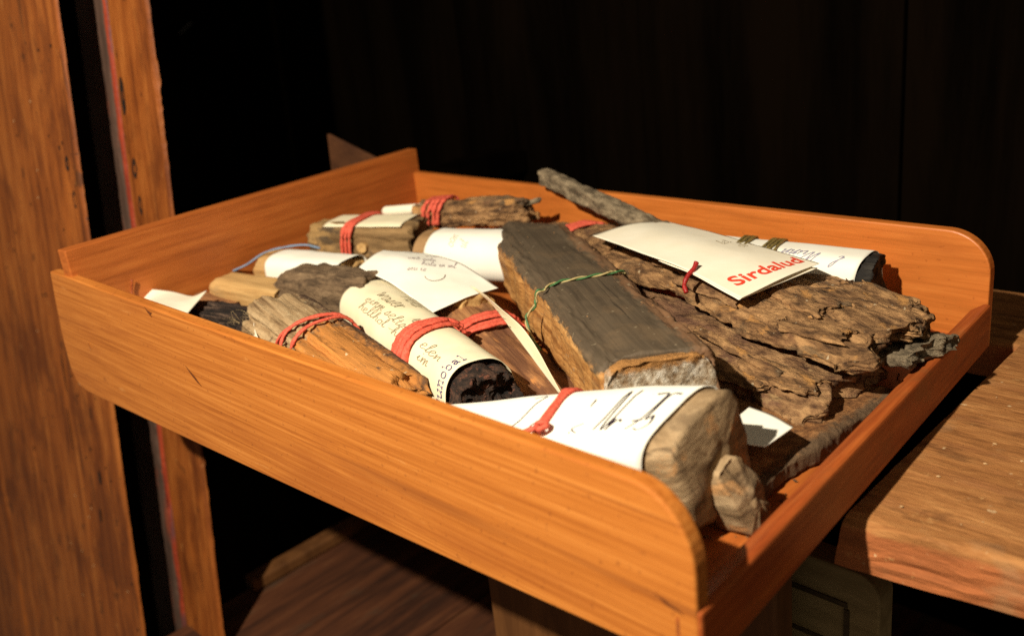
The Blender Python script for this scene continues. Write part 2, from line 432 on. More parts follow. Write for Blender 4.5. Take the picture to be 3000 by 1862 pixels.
# ------------------------------------------------------------------ palette
TRAY = wood_mat('orange_beech', [(0.25, (0.34, 0.096, 0.013)), (0.5, (0.48, 0.154, 0.024)), (0.8, (0.61, 0.225, 0.044))], (9, 230, 520),
                patches=[((0.34, 0.092, 0.015), (6, 14, 34), 0.50, 0.66, 0.55), ((0.17, 0.040, 0.008), (5, 300, 620), 0.61, 0.71, 0.3),
                         ((0.66, 0.30, 0.085), (26, 60, 160), 0.66, 0.72, 0.45), ((0.20, 0.055, 0.011), (40, 60, 90), 0.67, 0.74, 0.5)],
                streak=((0.19, 0.045, 0.009), (2.2, 60, 105), 0.57, 0.70, 0.65),
                speck=((0.18, 0.045, 0.010), 420, 0.64, 0.45), bump=0.20, bdist=0.0007, rough=0.42, spec=0.4, coat=0.12)
TRAY2 = wood_mat('orange_beech_inner', [(0.25, (0.40, 0.115, 0.018)), (0.5, (0.51, 0.145, 0.024)), (0.8, (0.60, 0.19, 0.036))], (12, 120, 260),
                 patches=[((0.36, 0.095, 0.017), (18, 30, 40), 0.50, 0.75, 0.5)], streak=((0.30, 0.075, 0.013), (4, 60, 120), 0.58, 0.70, 0.6), speck=((0.28, 0.07, 0.013), 300, 0.66, 0.4), bump=0.18, bdist=0.0005, rough=0.42, spec=0.4, coat=0.12)
BACKB = wood_mat('brown_beech', [(0.25, (0.30, 0.075, 0.012)), (0.5, (0.42, 0.112, 0.019)), (0.8, (0.50, 0.150, 0.028))], (120, 10, 260),
                 patches=[((0.27, 0.07, 0.013), (30, 12, 30), 0.50, 0.75, 0.5)], bump=0.08, bdist=0.0005, rough=0.5, spec=0.35)
LIP = wood_mat('red_beech', [(0.25, (0.22, 0.040, 0.008)), (0.5, (0.34, 0.074, 0.014)), (0.8, (0.46, 0.120, 0.024))], (160, 14, 300),
               patches=[((0.22, 0.075, 0.02), (60, 40, 60), 0.5, 0.7, 0.6)], bump=0.12, bdist=0.0005, rough=0.48, spec=0.35)
POST = wood_mat('worm_eaten_post_wood', [(0.25, (0.13, 0.031, 0.005)), (0.5, (0.27, 0.072, 0.011)), (0.8, (0.41, 0.132, 0.024))], (110, 110, 12),
                patches=[((0.11, 0.026, 0.005), (14, 14, 9), 0.50, 0.64, 0.7), ((0.42, 0.115, 0.016), (22, 22, 7), 0.56, 0.70, 0.65), ((0.06, 0.020, 0.006), (48, 48, 34), 0.62, 0.68, 0.75),
                         ((0.48, 0.21, 0.055), (120, 120, 40), 0.66, 0.72, 0.6)],
                streak=((0.085, 0.026, 0.007), (260, 260, 10), 0.63, 0.70, 0.85), speck=((0.03, 0.012, 0.006), 170, 0.705, 0.95),
                bump=0.55, bdist=0.0016, rough=0.58, spec=0.3)
REDBEAD = wood_mat('red_painted_bead', [(0.3, (0.20, 0.025, 0.010)), (0.6, (0.38, 0.055, 0.018))], (120, 120, 20),
                   patches=[((0.10, 0.05, 0.05), (60, 60, 14), 0.5, 0.62, 0.8)], rough=0.6, bump=0.2)
GREYSTRIP = plain_mat('dusty_grey_recess', (0.20, 0.155, 0.125), (0.14, 0.105, 0.085), 40, 0.8)
EDGEG = wood_mat('grey_worn_edge', [(0.3, (0.055, 0.030, 0.020)), (0.7, (0.11, 0.062, 0.042))], (120, 120, 20), patches=[((0.25, 0.05, 0.02), (60, 60, 14), 0.55, 0.66, 0.7)], rough=0.7, bump=0.2)
DARKWALL = wood_mat('shade_dark_panel', [(0.3, (0.0012, 0.0008, 0.0005)), (0.7, (0.0034, 0.0020, 0.0011))], (22, 22, 2.5), bump=0.1, rough=0.95, spec=0.0)  # near black: the shade inside the cabinet is put into the colour
FLOORW = wood_mat('shaded_red_floor_board', [(0.3, (0.035, 0.011, 0.004)), (0.6, (0.095, 0.030, 0.010)), (0.8, (0.14, 0.055, 0.020))], (70, 7, 70),
                  patches=[((0.06, 0.05, 0.03), (30, 8, 30), 0.58, 0.7, 0.6)], bump=0.3, rough=0.75)  # dark tone carries the shade under the drawer
SUPP = wood_mat('brown_support_board', [(0.3, (0.10, 0.038, 0.010)), (0.7, (0.17, 0.068, 0.019))], (60, 60, 10), bump=0.2, rough=0.65)  # wood darkened in its colour in place of shade below the drawer
OLIVE = wood_mat('olive_grey_panel_wood', [(0.3, (0.24, 0.175, 0.075)), (0.7, (0.36, 0.27, 0.125))], (20, 90, 90), bump=0.2, rough=0.7)
SHELF = wood_mat('worn_brown_shelf_wood', [(0.25, (0.22, 0.086, 0.025)), (0.5, (0.36, 0.150, 0.045)), (0.8, (0.50, 0.235, 0.078))], (34, 200, 200),
                 patches=[((0.30, 0.115, 0.042), (9, 60, 60), 0.5, 0.66, 0.6), ((0.13, 0.052, 0.018), (30, 60, 60), 0.54, 0.66, 0.6), ((0.55, 0.30, 0.11), (120, 160, 160), 0.64, 0.71, 0.7), ((0.36, 0.20, 0.09), (40, 40, 40), 0.56, 0.70, 0.5)],
                 overlays=[('Z', -0.0045, -0.0075, (0.36, 0.115, 0.036), 0.006)],
                 speck=((0.62, 0.42, 0.22), 190, 0.71, 0.9), bump=0.6, bdist=0.0016, rough=0.75, spec=0.2)
DUST = plain_mat('pale_chip', (0.60, 0.38, 0.18), None, 300, 0.8)

GREYW = (0.30, 0.235, 0.15)
BLOCKM = wood_mat('split_block_wood', [(0.25, (0.20, 0.080, 0.020)), (0.5, (0.42, 0.20, 0.056)), (0.8, (0.60, 0.335, 0.115))], (10, 330, 330),
                  overlays=[('Z', 0.0115, 0.0145, (0.088, 0.063, 0.038), 0.014), ('Y', -0.0125, -0.0170, (0.17, 0.088, 0.042), 0.016)],
                  patches=[((0.17, 0.110, 0.058), (40, 50, 300), 0.52, 0.68, 0.40), ((0.028, 0.020, 0.013), (14, 420, 420), 0.62, 0.68, 0.7), ((0.045, 0.036, 0.026), (30, 80, 80), 0.58, 0.70, 0.4)], bump=0.30, bdist=0.0009, rough=0.7, speck=((0.30, 0.24, 0.15), 260, 0.67, 0.5))
BLOCKEND = wood_mat('crumbly_pale_end_grain', [(0.3, (0.20, 0.12, 0.055)), (0.5, (0.40, 0.32, 0.22)), (0.75, (0.72, 0.66, 0.55))], (230, 230, 230),
                    patches=[((0.40, 0.19, 0.06), (60, 60, 60), 0.60, 0.70, 0.6)], overlays=[('Z', 0.0125, 0.0155, (0.40, 0.19, 0.055), 0.008), ('Z', -0.004, -0.016, (0.16, 0.125, 0.085), 0.010)], bump=0.9, bdist=0.002, rough=0.8)
BARK = wood_mat('brown_bark', [(0.28, (0.062, 0.030, 0.013)), (0.47, (0.25, 0.130, 0.053)), (0.70, (0.52, 0.29, 0.12))], (75, 190, 190),
                patches=[((0.115, 0.080, 0.045), (26, 60, 60), 0.54, 0.63, 0.75), ((0.022, 0.012, 0.007), (45, 330, 330), 0.63, 0.68, 0.85), ((0.55, 0.27, 0.080), (50, 110, 110), 0.59, 0.66, 0.85), ((0.16, 0.07, 0.035), (34, 70, 70), 0.60, 0.70, 0.6)],
                bump=1.0, bdist=0.003, rough=0.85, speck=((0.70, 0.58, 0.38), 330, 0.70, 0.7), bgrain=(150, 330, 330))
BARK2 = wood_mat('tan_inner_bark', [(0.28, (0.085, 0.038, 0.018)), (0.47, (0.27, 0.142, 0.062)), (0.70, (0.48, 0.275, 0.12))], (90, 170, 170),
                 patches=[((0.16, 0.075, 0.045), (30, 60, 60), 0.52, 0.64, 0.7), ((0.45, 0.29, 0.13), (60, 120, 120), 0.60, 0.68, 0.7), ((0.05, 0.028, 0.015), (60, 260, 260), 0.64, 0.70, 0.7)], bump=1.0, bdist=0.003, rough=0.9, bgrain=(170, 300, 300))
GREYBARK = wood_mat('grey_bark', [(0.3, (0.085, 0.064, 0.038)), (0.5, (0.19, 0.143, 0.086)), (0.8, (0.34, 0.26, 0.16))], (160, 220, 220), bump=1.0, bdist=0.0025, rough=0.9)
LOWBARK = wood_mat('rusty_bark', [(0.3, (0.12, 0.048, 0.016)), (0.5, (0.26, 0.115, 0.038)), (0.8, (0.40, 0.20, 0.075))], (150, 200, 200),
                   overlays=[('Y', -0.0235, -0.028, (0.12, 0.072, 0.036), 0.014)], bump=0.9, bdist=0.002, rough=0.9)
STICK = wood_mat('grey_brown_stick_bark', [(0.3, (0.09, 0.065, 0.038)), (0.5, (0.20, 0.15, 0.09)), (0.8, (0.34, 0.26, 0.16))], (120, 220, 220), bump=0.8, bdist=0.0016, rough=0.9)
CHAR = wood_mat('charred_wood', [(0.3, (0.006, 0.005, 0.004)), (0.55, (0.016, 0.013, 0.010)), (0.8, (0.05, 0.042, 0.032))], (40, 260, 260), bump=0.7, bdist=0.0015, rough=0.7, spec=0.3)
MUNW = wood_mat('black_crumbly_wood', [(0.3, (0.008, 0.006, 0.005)), (0.5, (0.03, 0.018, 0.012)), (0.75, (0.10, 0.05, 0.03))], (160, 200, 200),
                patches=[((0.17, 0.062, 0.034), (330, 260, 330), 0.54, 0.66, 0.8)], bump=0.9, bdist=0.002, rough=0.8)
NRW = wood_mat('grey_rounded_wood', [(0.25, (0.105, 0.062, 0.029)), (0.5, (0.275, 0.180, 0.090)), (0.8, (0.46, 0.32, 0.175))], (60, 45, 170),
               patches=[((0.50, 0.25, 0.09), (55, 80, 80), 0.56, 0.65, 0.7), ((0.15, 0.10, 0.055), (40, 60, 60), 0.54, 0.66, 0.6), ((0.075, 0.045, 0.022), (50, 420, 60), 0.60, 0.68, 0.75)], bump=0.55, bdist=0.0018, rough=0.8)
CHUNK = wood_mat('weathered_split_chunk', [(0.25, (0.13, 0.070, 0.030)), (0.45, (0.33, 0.215, 0.105)), (0.75, (0.50, 0.355, 0.19))], (22, 260, 260),
                 overlays=[('X', 0.050, 0.062, (0.46, 0.185, 0.040), 0.05), ('Y', -0.004, -0.013, (0.075, 0.042, 0.024), 0.022)],
                 patches=[((0.085, 0.048, 0.026), (40, 160, 160), 0.60, 0.67, 0.85)], bump=0.7, bdist=0.0018, rough=0.8, speck=((0.62, 0.52, 0.32), 300, 0.69, 0.7))
DARKB = wood_mat('dark_grey_weathered_wood', [(0.3, (0.058, 0.036, 0.019)), (0.5, (0.145, 0.092, 0.049)), (0.8, (0.25, 0.165, 0.090))], (70, 240, 240),
                 patches=[((0.02, 0.015, 0.011), (190, 330, 330), 0.62, 0.68, 0.8)], bump=0.6, bdist=0.0014, rough=0.9)
TAN = wood_mat('pale_tan_wood', [(0.25, (0.32, 0.17, 0.055)), (0.5, (0.50, 0.30, 0.11)), (0.8, (0.62, 0.40, 0.17))], (16, 160, 160),
               patches=[((0.33, 0.22, 0.10), (30, 90, 90), 0.56, 0.68, 0.6)], bump=0.35, bdist=0.001, rough=0.75)
BACKBLK = wood_mat('brown_knotty_block', [(0.25, (0.09, 0.050, 0.020)), (0.5, (0.21, 0.125, 0.050)), (0.8, (0.34, 0.21, 0.09))], (24, 180, 180),
                   overlays=[('X', 0.022, 0.012, (0.34, 0.205, 0.075), 0.02)],
                   patches=[((0.045, 0.032, 0.022), (45, 90, 90), 0.54, 0.62, 0.8), ((0.42, 0.29, 0.12), (70, 120, 120), 0.66, 0.70, 0.9)], bump=0.7, bdist=0.0018, rough=0.85)
DISKW = wood_mat('tan_sawn_end', [(0.3, (0.26, 0.145, 0.060)), (0.7, (0.38, 0.225, 0.10))], (60, 90, 90), bump=0.3, rough=0.8)
SLAT = wood_mat('red_brown_slat', [(0.25, (0.13, 0.052, 0.022)), (0.5, (0.30, 0.135, 0.052)), (0.8, (0.50, 0.25, 0.095))], (16, 260, 260),
                patches=[((0.13, 0.055, 0.027), (26, 80, 80), 0.50, 0.62, 0.75), ((0.50, 0.21, 0.06), (30, 170, 170), 0.62, 0.68, 0.85)], bump=0.6, bdist=0.0014, rough=0.8)
FIBRE = wood_mat('black_fibrous_bark', [(0.35, (0.008, 0.006, 0.005)), (0.55, (0.045, 0.028, 0.020)), (0.72, (0.16, 0.10, 0.065))], (30, 420, 420), bump=1.0, bdist=0.002, rough=0.8)
STRAW = plain_mat('pale_straw', (0.45, 0.32, 0.16), None, 300, 0.8)

CREAM = paper_mat('cream_paper', (0.78, 0.68, 0.44), (0.86, 0.77, 0.54))
WHITE = paper_mat('white_paper', (0.86, 0.83, 0.70), (0.90, 0.87, 0.76))
PALE = paper_mat('off_white_paper', (0.82, 0.74, 0.56), (0.88, 0.82, 0.66))
REDB = plain_mat('red_rubber', (0.74, 0.135, 0.078), (0.52, 0.072, 0.040), 900, 0.7, bump=0.6)
DKRED = plain_mat('dark_red_wax_thread', (0.36, 0.020, 0.016), (0.24, 0.012, 0.010), 700, 0.4, bump=0.5)
BLUE = plain_mat('blue_twine', (0.20, 0.29, 0.40), (0.14, 0.20, 0.30), 500, 0.6)
GREEN = plain_mat('green_twist_wire', (0.075, 0.19, 0.065), (0.05, 0.13, 0.05), 300, 0.45)
STRAWWIRE = plain_mat('straw_coloured_wire', (0.46, 0.37, 0.17), (0.34, 0.26, 0.11), 300, 0.5)
GOLD = plain_mat('gold_wire', (0.42, 0.31, 0.10), (0.22, 0.16, 0.05), 500, 0.35, 0.35)
PENCIL = plain_mat('grey_pencil', (0.38, 0.32, 0.20), None, 300, 0.7, bump=0)
PENCIL2 = plain_mat('faint_pencil', (0.52, 0.45, 0.31), None, 300, 0.7, bump=0)
INK = plain_mat('black_ink', (0.035, 0.020, 0.035), None, 300, 0.6, bump=0)
BLUEINK = plain_mat('faint_blue_ink', (0.36, 0.34, 0.44), None, 300, 0.6, bump=0)
LILAC = plain_mat('lilac_ink', (0.62, 0.53, 0.52), None, 300, 0.6, bump=0)
VIOLET = plain_mat('violet_print', (0.13, 0.10, 0.24), None, 300, 0.6, bump=0)
REDP = plain_mat('red_print', (0.78, 0.07, 0.03), (0.74, 0.06, 0.028), 300, 0.6, bump=0)

GREYW_M = plain_mat('dusty_fleck', (0.10, 0.09, 0.08))
# ------------------------------------------------------------------ the setting
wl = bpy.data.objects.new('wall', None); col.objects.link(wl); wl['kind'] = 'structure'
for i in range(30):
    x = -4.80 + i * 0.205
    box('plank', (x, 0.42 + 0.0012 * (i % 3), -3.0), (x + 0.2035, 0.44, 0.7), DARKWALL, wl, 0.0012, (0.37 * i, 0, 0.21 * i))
fl = bpy.data.objects.new('floor', None); col.objects.link(fl); fl['kind'] = 'structure'
rng = random.Random(4)
for i in range(6):
    x = -0.108 + i * 0.088
    box('plank', (x, -0.1, -0.30), (x + 0.0868, 0.42, -0.28 - 0.001 * rng.random()), FLOORW, fl, 0.001, (rng.random(), rng.random(), 0))
bat = box('skirting_batten', (-0.112, 0.12, -0.2795), (-0.096, 0.419, -0.268), SUPP, None, 0.002)
tag(bat, 'narrow wooden batten on the dark floor under the drawer', 'batten')
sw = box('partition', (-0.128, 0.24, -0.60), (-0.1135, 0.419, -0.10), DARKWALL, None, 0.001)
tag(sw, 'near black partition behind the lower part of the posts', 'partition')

tube('scratch', [(-0.599, 0.4188, 0.1674), (-0.5915, 0.4188, 0.1697), (-0.5774, 0.4188, 0.1749), (-0.5634, 0.4188, 0.1785)], 0.0008, GREYW_M, wl, 16, 5)
# leaning cabinet posts, standing in the cabinet's own frame (leans back 8 degrees against the drawer)
MT = Matrix(((0.99895, 0.0, -0.04583, 0), (0.00642, 0.99014, 0.13994, 0), (0.04538, -0.14009, 0.98910, 0), (0, 0, 0, 1)))
def lean(o):
    o.matrix_world = MT; return o
def worn_board(name, x0, x1, y0, y1, z0, z1, mat, parent, seed, chip=0.0012, back=0.0):
    """Vertical board whose long edges are worn uneven."""
    n = 520; z = np.linspace(z0, z1, n)
    prof = []
    r = 0.0022
    for (cx, cy, sx, sy) in ((x0, y0, 1, 1), (x1, y0, -1, 1), (x1 - back, y1, -1, -1), (x0, y1, 1, -1)):
        prof.append((cx, cy, sx, sy))
    rings = []
    for k, (cx, cy, sx, sy) in enumerate(prof):
        c = 0.8 * chip * np.abs(fbm(z * 130, k * 3.1, 0, seed, 4, 0.7)) + 5.0 * chip * np.clip(fbm(z * 38, k, 4.0, seed + 2, 3) - 0.55, 0, 1)
        a = np.stack([cx + sx * (r + c), np.full(n, cy), z], 1); b = np.stack([np.full(n, cx), cy + sy * (r + c), z], 1)
        m_ = np.stack([cx + sx * (r + c) * 0.32, cy + sy * (r + c) * 0.32, z], 1)
        seq = [b, m_, a] if k in (0, 2) else [a, m_, b]
        rings += seq
    V = np.stack(rings, 1); nv = V.shape[1]
    V = V + (0.0002 * fbm(V[..., 0] * 200, V[..., 1] * 200, V[..., 2] * 30, seed, 3))[..., None] * np.array([1, 1, 0])
    F = grid_faces(n, nv, True); F.append(tuple(range(nv))[::-1]); F.append(tuple(range((n - 1) * nv, n * nv)))
    o = obj_new(name, V.reshape(-1, 3), F, mat, parent, None, False)
    return o
pt = thing('cabinet_post', 'wide worm-eaten wooden post at the far left with scratches and small holes', 'post')
worn_board('post_board', -0.415, -0.113, 0.06, 0.080, -0.60, 0.45, POST, pt, 3, 0.00035, 0.06)
worn_board('post_board', -0.80, -0.4185, 0.060, 0.078, -0.60, 0.45, POST, pt, 9, 0.00035)
hole_m = plain_mat('worm_hole_dark', (0.02, 0.009, 0.004), None, 200, 0.9, bump=0)
# worm holes and chips: shallow dark pits with a pale rim
def pit(x, z, rx, rz, mat, parent, y=0.0597):
    n = 9
    V = [(x + rx * math.cos(2 * PI * i / n) * (0.8 + 0.3 * random.random()), y - 0.0001, z + rz * math.sin(2 * PI * i / n) * (0.8 + 0.3 * random.random())) for i in range(n)] + [(x, y + 0.0004, z)]
    obj_new('worm_hole', V, [(i, (i + 1) % n, n) for i in range(n)], mat, parent)
random.seed(12)
for i in range(46):
    x = -0.12 - 0.20 * random.random() ** 1.3; z = -0.35 + 0.58 * random.random()
    pit(x, z, 0.0008 + 0.0009 * random.random(), 0.001 + 0.001 * random.random(), hole_m, pt)
for i in range(16):
    x = -0.13 - 0.12 * random.random(); z = -0.30 + 0.50 * random.random()
    pit(x, z, 0.0009, 0.0010, DUST, pt)
for (x, z, rx, rz) in ((-0.131, 0.118, 0.0035, 0.006), (-0.126, 0.092, 0.0032, 0.007), (-0.20, -0.05, 0.0012, 0.016), (-0.205, -0.10, 0.0010, 0.022), (-0.155, -0.13, 0.003, 0.006), (-0.165, -0.165, 0.002, 0.007)):
    pit(x, z, rx, rz, hole_m, pt)
st = thing('cabinet_stile', 'narrow worn stile with a red painted edge to the right of the wide post', 'stile')
worn_board('stile_board', -0.124, -0.060, 0.10, 0.118, -0.55, 0.45, POST, st, 21, 0.0006, 0.045)
worn_board('edge_strip', -0.1490, -0.1335, 0.1010, 0.107, -0.55, 0.45, EDGEG, st, 33, 0.0010, 0.002)
worn_board('edge_bead', -0.1332, -0.1262, 0.1003, 0.106, -0.55, 0.45, REDBEAD, st, 31, 0.0010, 0.002)
worn_board('recess_strip', -0.216, -0.168, 0.114, 0.122, -0.55, 0.45, GREYSTRIP, st, 41, 0.0003)
for (x, z, rx, rz) in ((-0.110, 0.112, 0.0040, 0.008), (-0.108, 0.085, 0.003, 0.008), (-0.115, 0.165, 0.004, 0.016)):
    pit(x, z, rx, rz, hole_m, st, 0.0997)
for o in (pt, st): lean(o)

br = thing('light_patch_wedge', 'small added wedge shaped bracket behind the far end of the back board', 'light_patch')
LITPATCH = wood_mat('lit_patch_brown', [(0.3, (0.055, 0.019, 0.006)), (0.7, (0.10, 0.036, 0.011))], (40, 40, 90), bump=0.2, rough=0.8)
prism('patch_wedge', [(-0.0625, 0.093), (-0.068, 0.030), (0.004, 0.030), (0.004, 0.0745)], lambda x, z: (x, 0.250, z), lambda x, z: (x, 0.253, z), LITPATCH, br, 0.0005)  # added wedge: its shape and colour imitate a patch of light on the wall
prism('patch_arm', [(-0.050, 0.048), (-0.050, 0.030), (-0.012, 0.030), (-0.012, 0.048)], lambda x, z: (x, 0.253, z), lambda x, z: (x, 0.4195, z), DARKWALL, br, None)  # near black arm, added to carry the wedge to the wall

# support board and olive panel under the drawer
sp = box('support_board', (0.2165, 0.12, -0.2795), (0.405, 0.135, -0.012), SUPP, None, 0.0015)
tag(sp, 'plain brown upright board under the near side of the drawer', 'board')
ol = thing('grooved_panel', 'olive grey panel with recessed grooves and a rounded corner under the shelf', 'panel')
def rr_poly(x0, x1, z0, z1, r, n=8):
    P = []
    for (cx, cz, a0) in ((x1 - r, z1 - r, 0), (x0 + r, z1 - r, 90), (x0 + r, z0 + r, 180), (x1 - r, z0 + r, 270)):
        for i in range(n + 1):
            a = math.radians(a0 + 90 * i / n); P.append((cx + r * math.cos(a), cz + r * math.sin(a)))
    return P
GROOVE = plain_mat('dark_olive_groove', (0.085, 0.058, 0.026))
prism('panel_board', rr_poly(0.30, 0.4345, -0.25, -0.062, 0.012), lambda x, z: (x, 0.156, z), lambda x, z: (x, 0.17, z), OLIVE, ol, 0.001)
for (x0, x1, z0, z1) in ((0.36, 0.420, -0.082, -0.0795), (0.4185, 0.421, -0.16, -0.083), (0.36, 0.409, -0.105, -0.103)):
    prism('groove_moulding', [(x0, z0), (x1, z0), (x1, z1), (x0, z1)], lambda x, z: (x, 0.1552, z), lambda x, z: (x, 0.157, z), GROOVE, ol, None)

# worn shelf on the right
sh = thing('shelf', 'worn brown wooden shelf board to the right of the drawer', 'shelf')
def shelf():
    X = np.concatenate([np.linspace(0.4405, 0.62, 170), np.linspace(0.63, 1.0, 30)])
    prof = [(0.375, 0.0)] + [(0.375 - 0.265 * i / 26, 0.0) for i in range(1, 26)] + [(0.0, 0.0)] 
    yf = 0.1075 + (X - 0.441) * 0.12
    wear = np.clip(0.0022 + 0.0030 * fbm(X * 45, 0, 0, 5, 3) + 0.0045 * np.clip(fbm(X * 18, 2, 0, 8, 2), 0, 1), 0.0008, 0.009)
    rows = []
    for i in range(26): 
        f = i / 25.0
        rows.append((0.375 + (yf + wear - 0.375) * f ** 0.7, np.full_like(X, -0.002)))
    rows += [(yf + wear * 0.45, -0.002 - wear * 0.12), (yf + wear * 0.1, -0.002 - wear * 0.5), (yf, -0.002 - wear * 1.0)]
    for i in range(1, 9): rows.append((yf + 0.0006 * fbm(X * 30, i, 0, 3, 3), -0.002 - wear + (-0.0235 + 0.002 + wear) * i / 8))
    rows.append((yf + 0.0012, np.full_like(X, -0.0245))); rows.append((np.full_like(X, 0.375), np.full_like(X, -0.0245)))
    V = []
    for (y, z) in rows: V.append(np.stack([X - (z + 0.002) * 0.0 , y * np.ones_like(X), z * np.ones_like(X)], 1))
    V = np.array(V)
    V[:, :1, 0] += (V[:, :1, 2] + 0.002) * 0.15
    V[..., 2] += 0.0004 * fbm(V[..., 0] * 12, V[..., 1] * 90, 0, 4, 4)
    nr, nc = V.shape[:2]
    # left end runs back under the drawer
    F = [f[::-1] for f in grid_faces(nr, nc, False)] + [tuple(i * nc for i in range(nr)), tuple(i * nc + nc - 1 for i in range(nr))[::-1]]
    return obj_new('board', V.reshape(-1, 3), F, SHELF, sh, None, False)
shelf()
box('rear_board', (0.20, 0.30, -0.0245), (0.4400, 0.376, -0.0035), SHELF, sh, 0.001)
random.seed(5)
def chip(x, y, z, r, parent, mat=DUST, name='chip'):
    n = 7
    V = [(x + r * math.cos(2 * PI * i / n) * (0.5 + random.random()), y + r * 0.7 * math.sin(2 * PI * i / n) * (0.5 + random.random()), z) for i in range(n)] + [(x, y, z + r * 0.5)]
    obj_new(name, V, [(i, (i + 1) % n, n) for i in range(n)], mat, parent)
for i in range(60):
    x = 0.45 + 0.13 * random.random(); y = 0.12 + 0.22 * random.random()
    chip(x, y, -0.0016, 0.0004 + 0.0006 * random.random() ** 3, sh)

# ------------------------------------------------------------------ the drawer
A_, D_, C_, B_ = np.array([0, 0.]), np.array([0.45, 0.]), np.array([0.4319, 0.279]), np.array([-0.0224, 0.2832])
dr = thing('drawer', 'open orange wooden drawer tray with a low front lip, full of wood samples', 'drawer')
TH = 0.0063; HT = 0.0627
def arc(cx, cz, rx, rz, a0, a1, n=12):
    return [(cx + rx * math.cos(math.radians(a0 + (a1 - a0) * i / n)), cz + rz * math.sin(math.radians(a0 + (a1 - a0) * i / n))) for i in range(n + 1)]
near = [(0.0, HT), (-0.0045, 0.047), (-0.0100, 0.024), (-0.0125, 0.004), (-0.0118, -0.004), (-0.009, -0.0095), (-0.003, -0.0128), (0.006, -0.0141)]
near += [(x, -0.0144 + 0.0204 * (x / 0.45) - 0.0012 * math.sin(PI * x / 0.45)) for x in np.linspace(0.03, 0.45, 12)]
near += [(0.45, 0.02)] + arc(0.45 - 0.021, HT - 0.024, 0.021, 0.024, 0, 90)
prism('side_board', near[::-1], lambda x, z: (x, 0, z), lambda x, z: (x, TH, z), TRAY, dr, 0.0008)
ex = unit(np.append(C_ - B_, 0)); lenBC = np.linalg.norm(C_ - B_); nb = np.array([-ex[1], ex[0], 0])
Bv = np.append(B_, 0)
HF = 0.0607
far = [(-0.004, HF), (-0.010, 0.02), (-0.008, 0.0), (0.0, -0.004)] + [(x, -0.004 + 0.006 * x / lenBC) for x in np.linspace(0.05, lenBC, 8)] + [(lenBC, 0.02)] + arc(lenBC - 0.021, HF - 0.020, 0.021, 0.020, 0, 90)
prism('side_board', far[::-1], lambda x, z: tuple(Bv + ex * x - nb * TH + np.array([0, 0, z])), lambda x, z: tuple(Bv + ex * x + np.array([0, 0, z])), TRAY2, dr, 0.0008)
# back board
b0 = np.array([0.0187, 0.0012, 0]); b1 = Bv + ex * 0.0187 - nb * 0.0004; by = unit(b1 - b0); bl = np.linalg.norm(b1 - b0); bx = np.array([by[1], -by[0], 0])
prism('back_board', [(0, 0.004), (bl, 0.004), (bl, 0.078), (0, 0.078)], lambda y, z: tuple(b0 + by * y + bx * 0.0092 + np.array([0, 0, z])), lambda y, z: tuple(b0 + by * y + np.array([0, 0, z])), BACKB, dr, 0.0007)
# front lip, running across the ends of the sides
ly = unit(np.append(C_ - D_, 0)); ll = np.linalg.norm(C_ - D_); lx = np.array([ly[1], -ly[0], 0]); Dv = np.append(D_, 0)
lp = [(0.0012, 0.0040), (0.0012, 0.0262), (-0.0012, 0.0268), (-0.0083, 0.0222), (-0.0085, 0.0040)]
prism('front_lip', lp, lambda x, z: tuple(Dv + lx * x + ly * 0.0004 + np.array([0, 0, z])), lambda x, z: tuple(Dv + lx * x + ly * (ll - TH - 0.0002) + np.array([0, 0, z])), LIP, dr, 0.0011)
fp = [np.append(A_, 0) + [0.02, TH * 0.6, 0], Dv + lx * -0.006 + ly * 0.004, Dv + lx * -0.006 + ly * (ll - 0.004), Bv + ex * 0.02 - nb * 0.004]
fpv = [tuple(p[:2]) for p in fp]
prism('bottom_panel', fpv, lambda x, y: (x, y, 0.0045), lambda x, y: (x, y, 0.0080), BACKB, dr, None)
# small dents, knots and a nail on the near side
knot = plain_mat('dark_knot', (0.085, 0.022, 0.006), (0.16, 0.045, 0.010), 500, 0.6, bump=0)
def stain(poly, y=-0.00015):
    V = [(x, y, z) for x, z in poly]
    return obj_new('knot', V, [tuple(range(len(V)))], knot, dr)
stain([(0.1235, 0.0622), (0.1262, 0.0606), (0.1318, 0.0598), (0.1292, 0.0588), (0.1300, 0.0571), (0.1262, 0.0592)])
stain([(0.1545, 0.0370), (0.1580, 0.0352), (0.1625, 0.0328), (0.1680, 0.0284), (0.1640, 0.0298), (0.1590, 0.0330)])
stain([(0.4350, 0.0272), (0.4385, 0.0265), (0.4440, 0.0250), (0.4460, 0.0238), (0.4400, 0.0246)])
nail = obj_new('nail', [(0.0314, -0.0002, 0.0238), (0.0322, -0.0006, 0.0240), (0.0326, -0.0004, 0.0205), (0.0321, -0.0002, 0.0182)], [(0, 1, 2, 3)], plain_mat('pale_scratch', (0.75, 0.62, 0.42)), dr)
# ------------------------------------------------------------------ wood samples in the drawer
SAMPLES = 'wood samples lying in the drawer'
def sample(name, label, cat):
    return thing(name, label, cat, group=None)
rad = math.radians

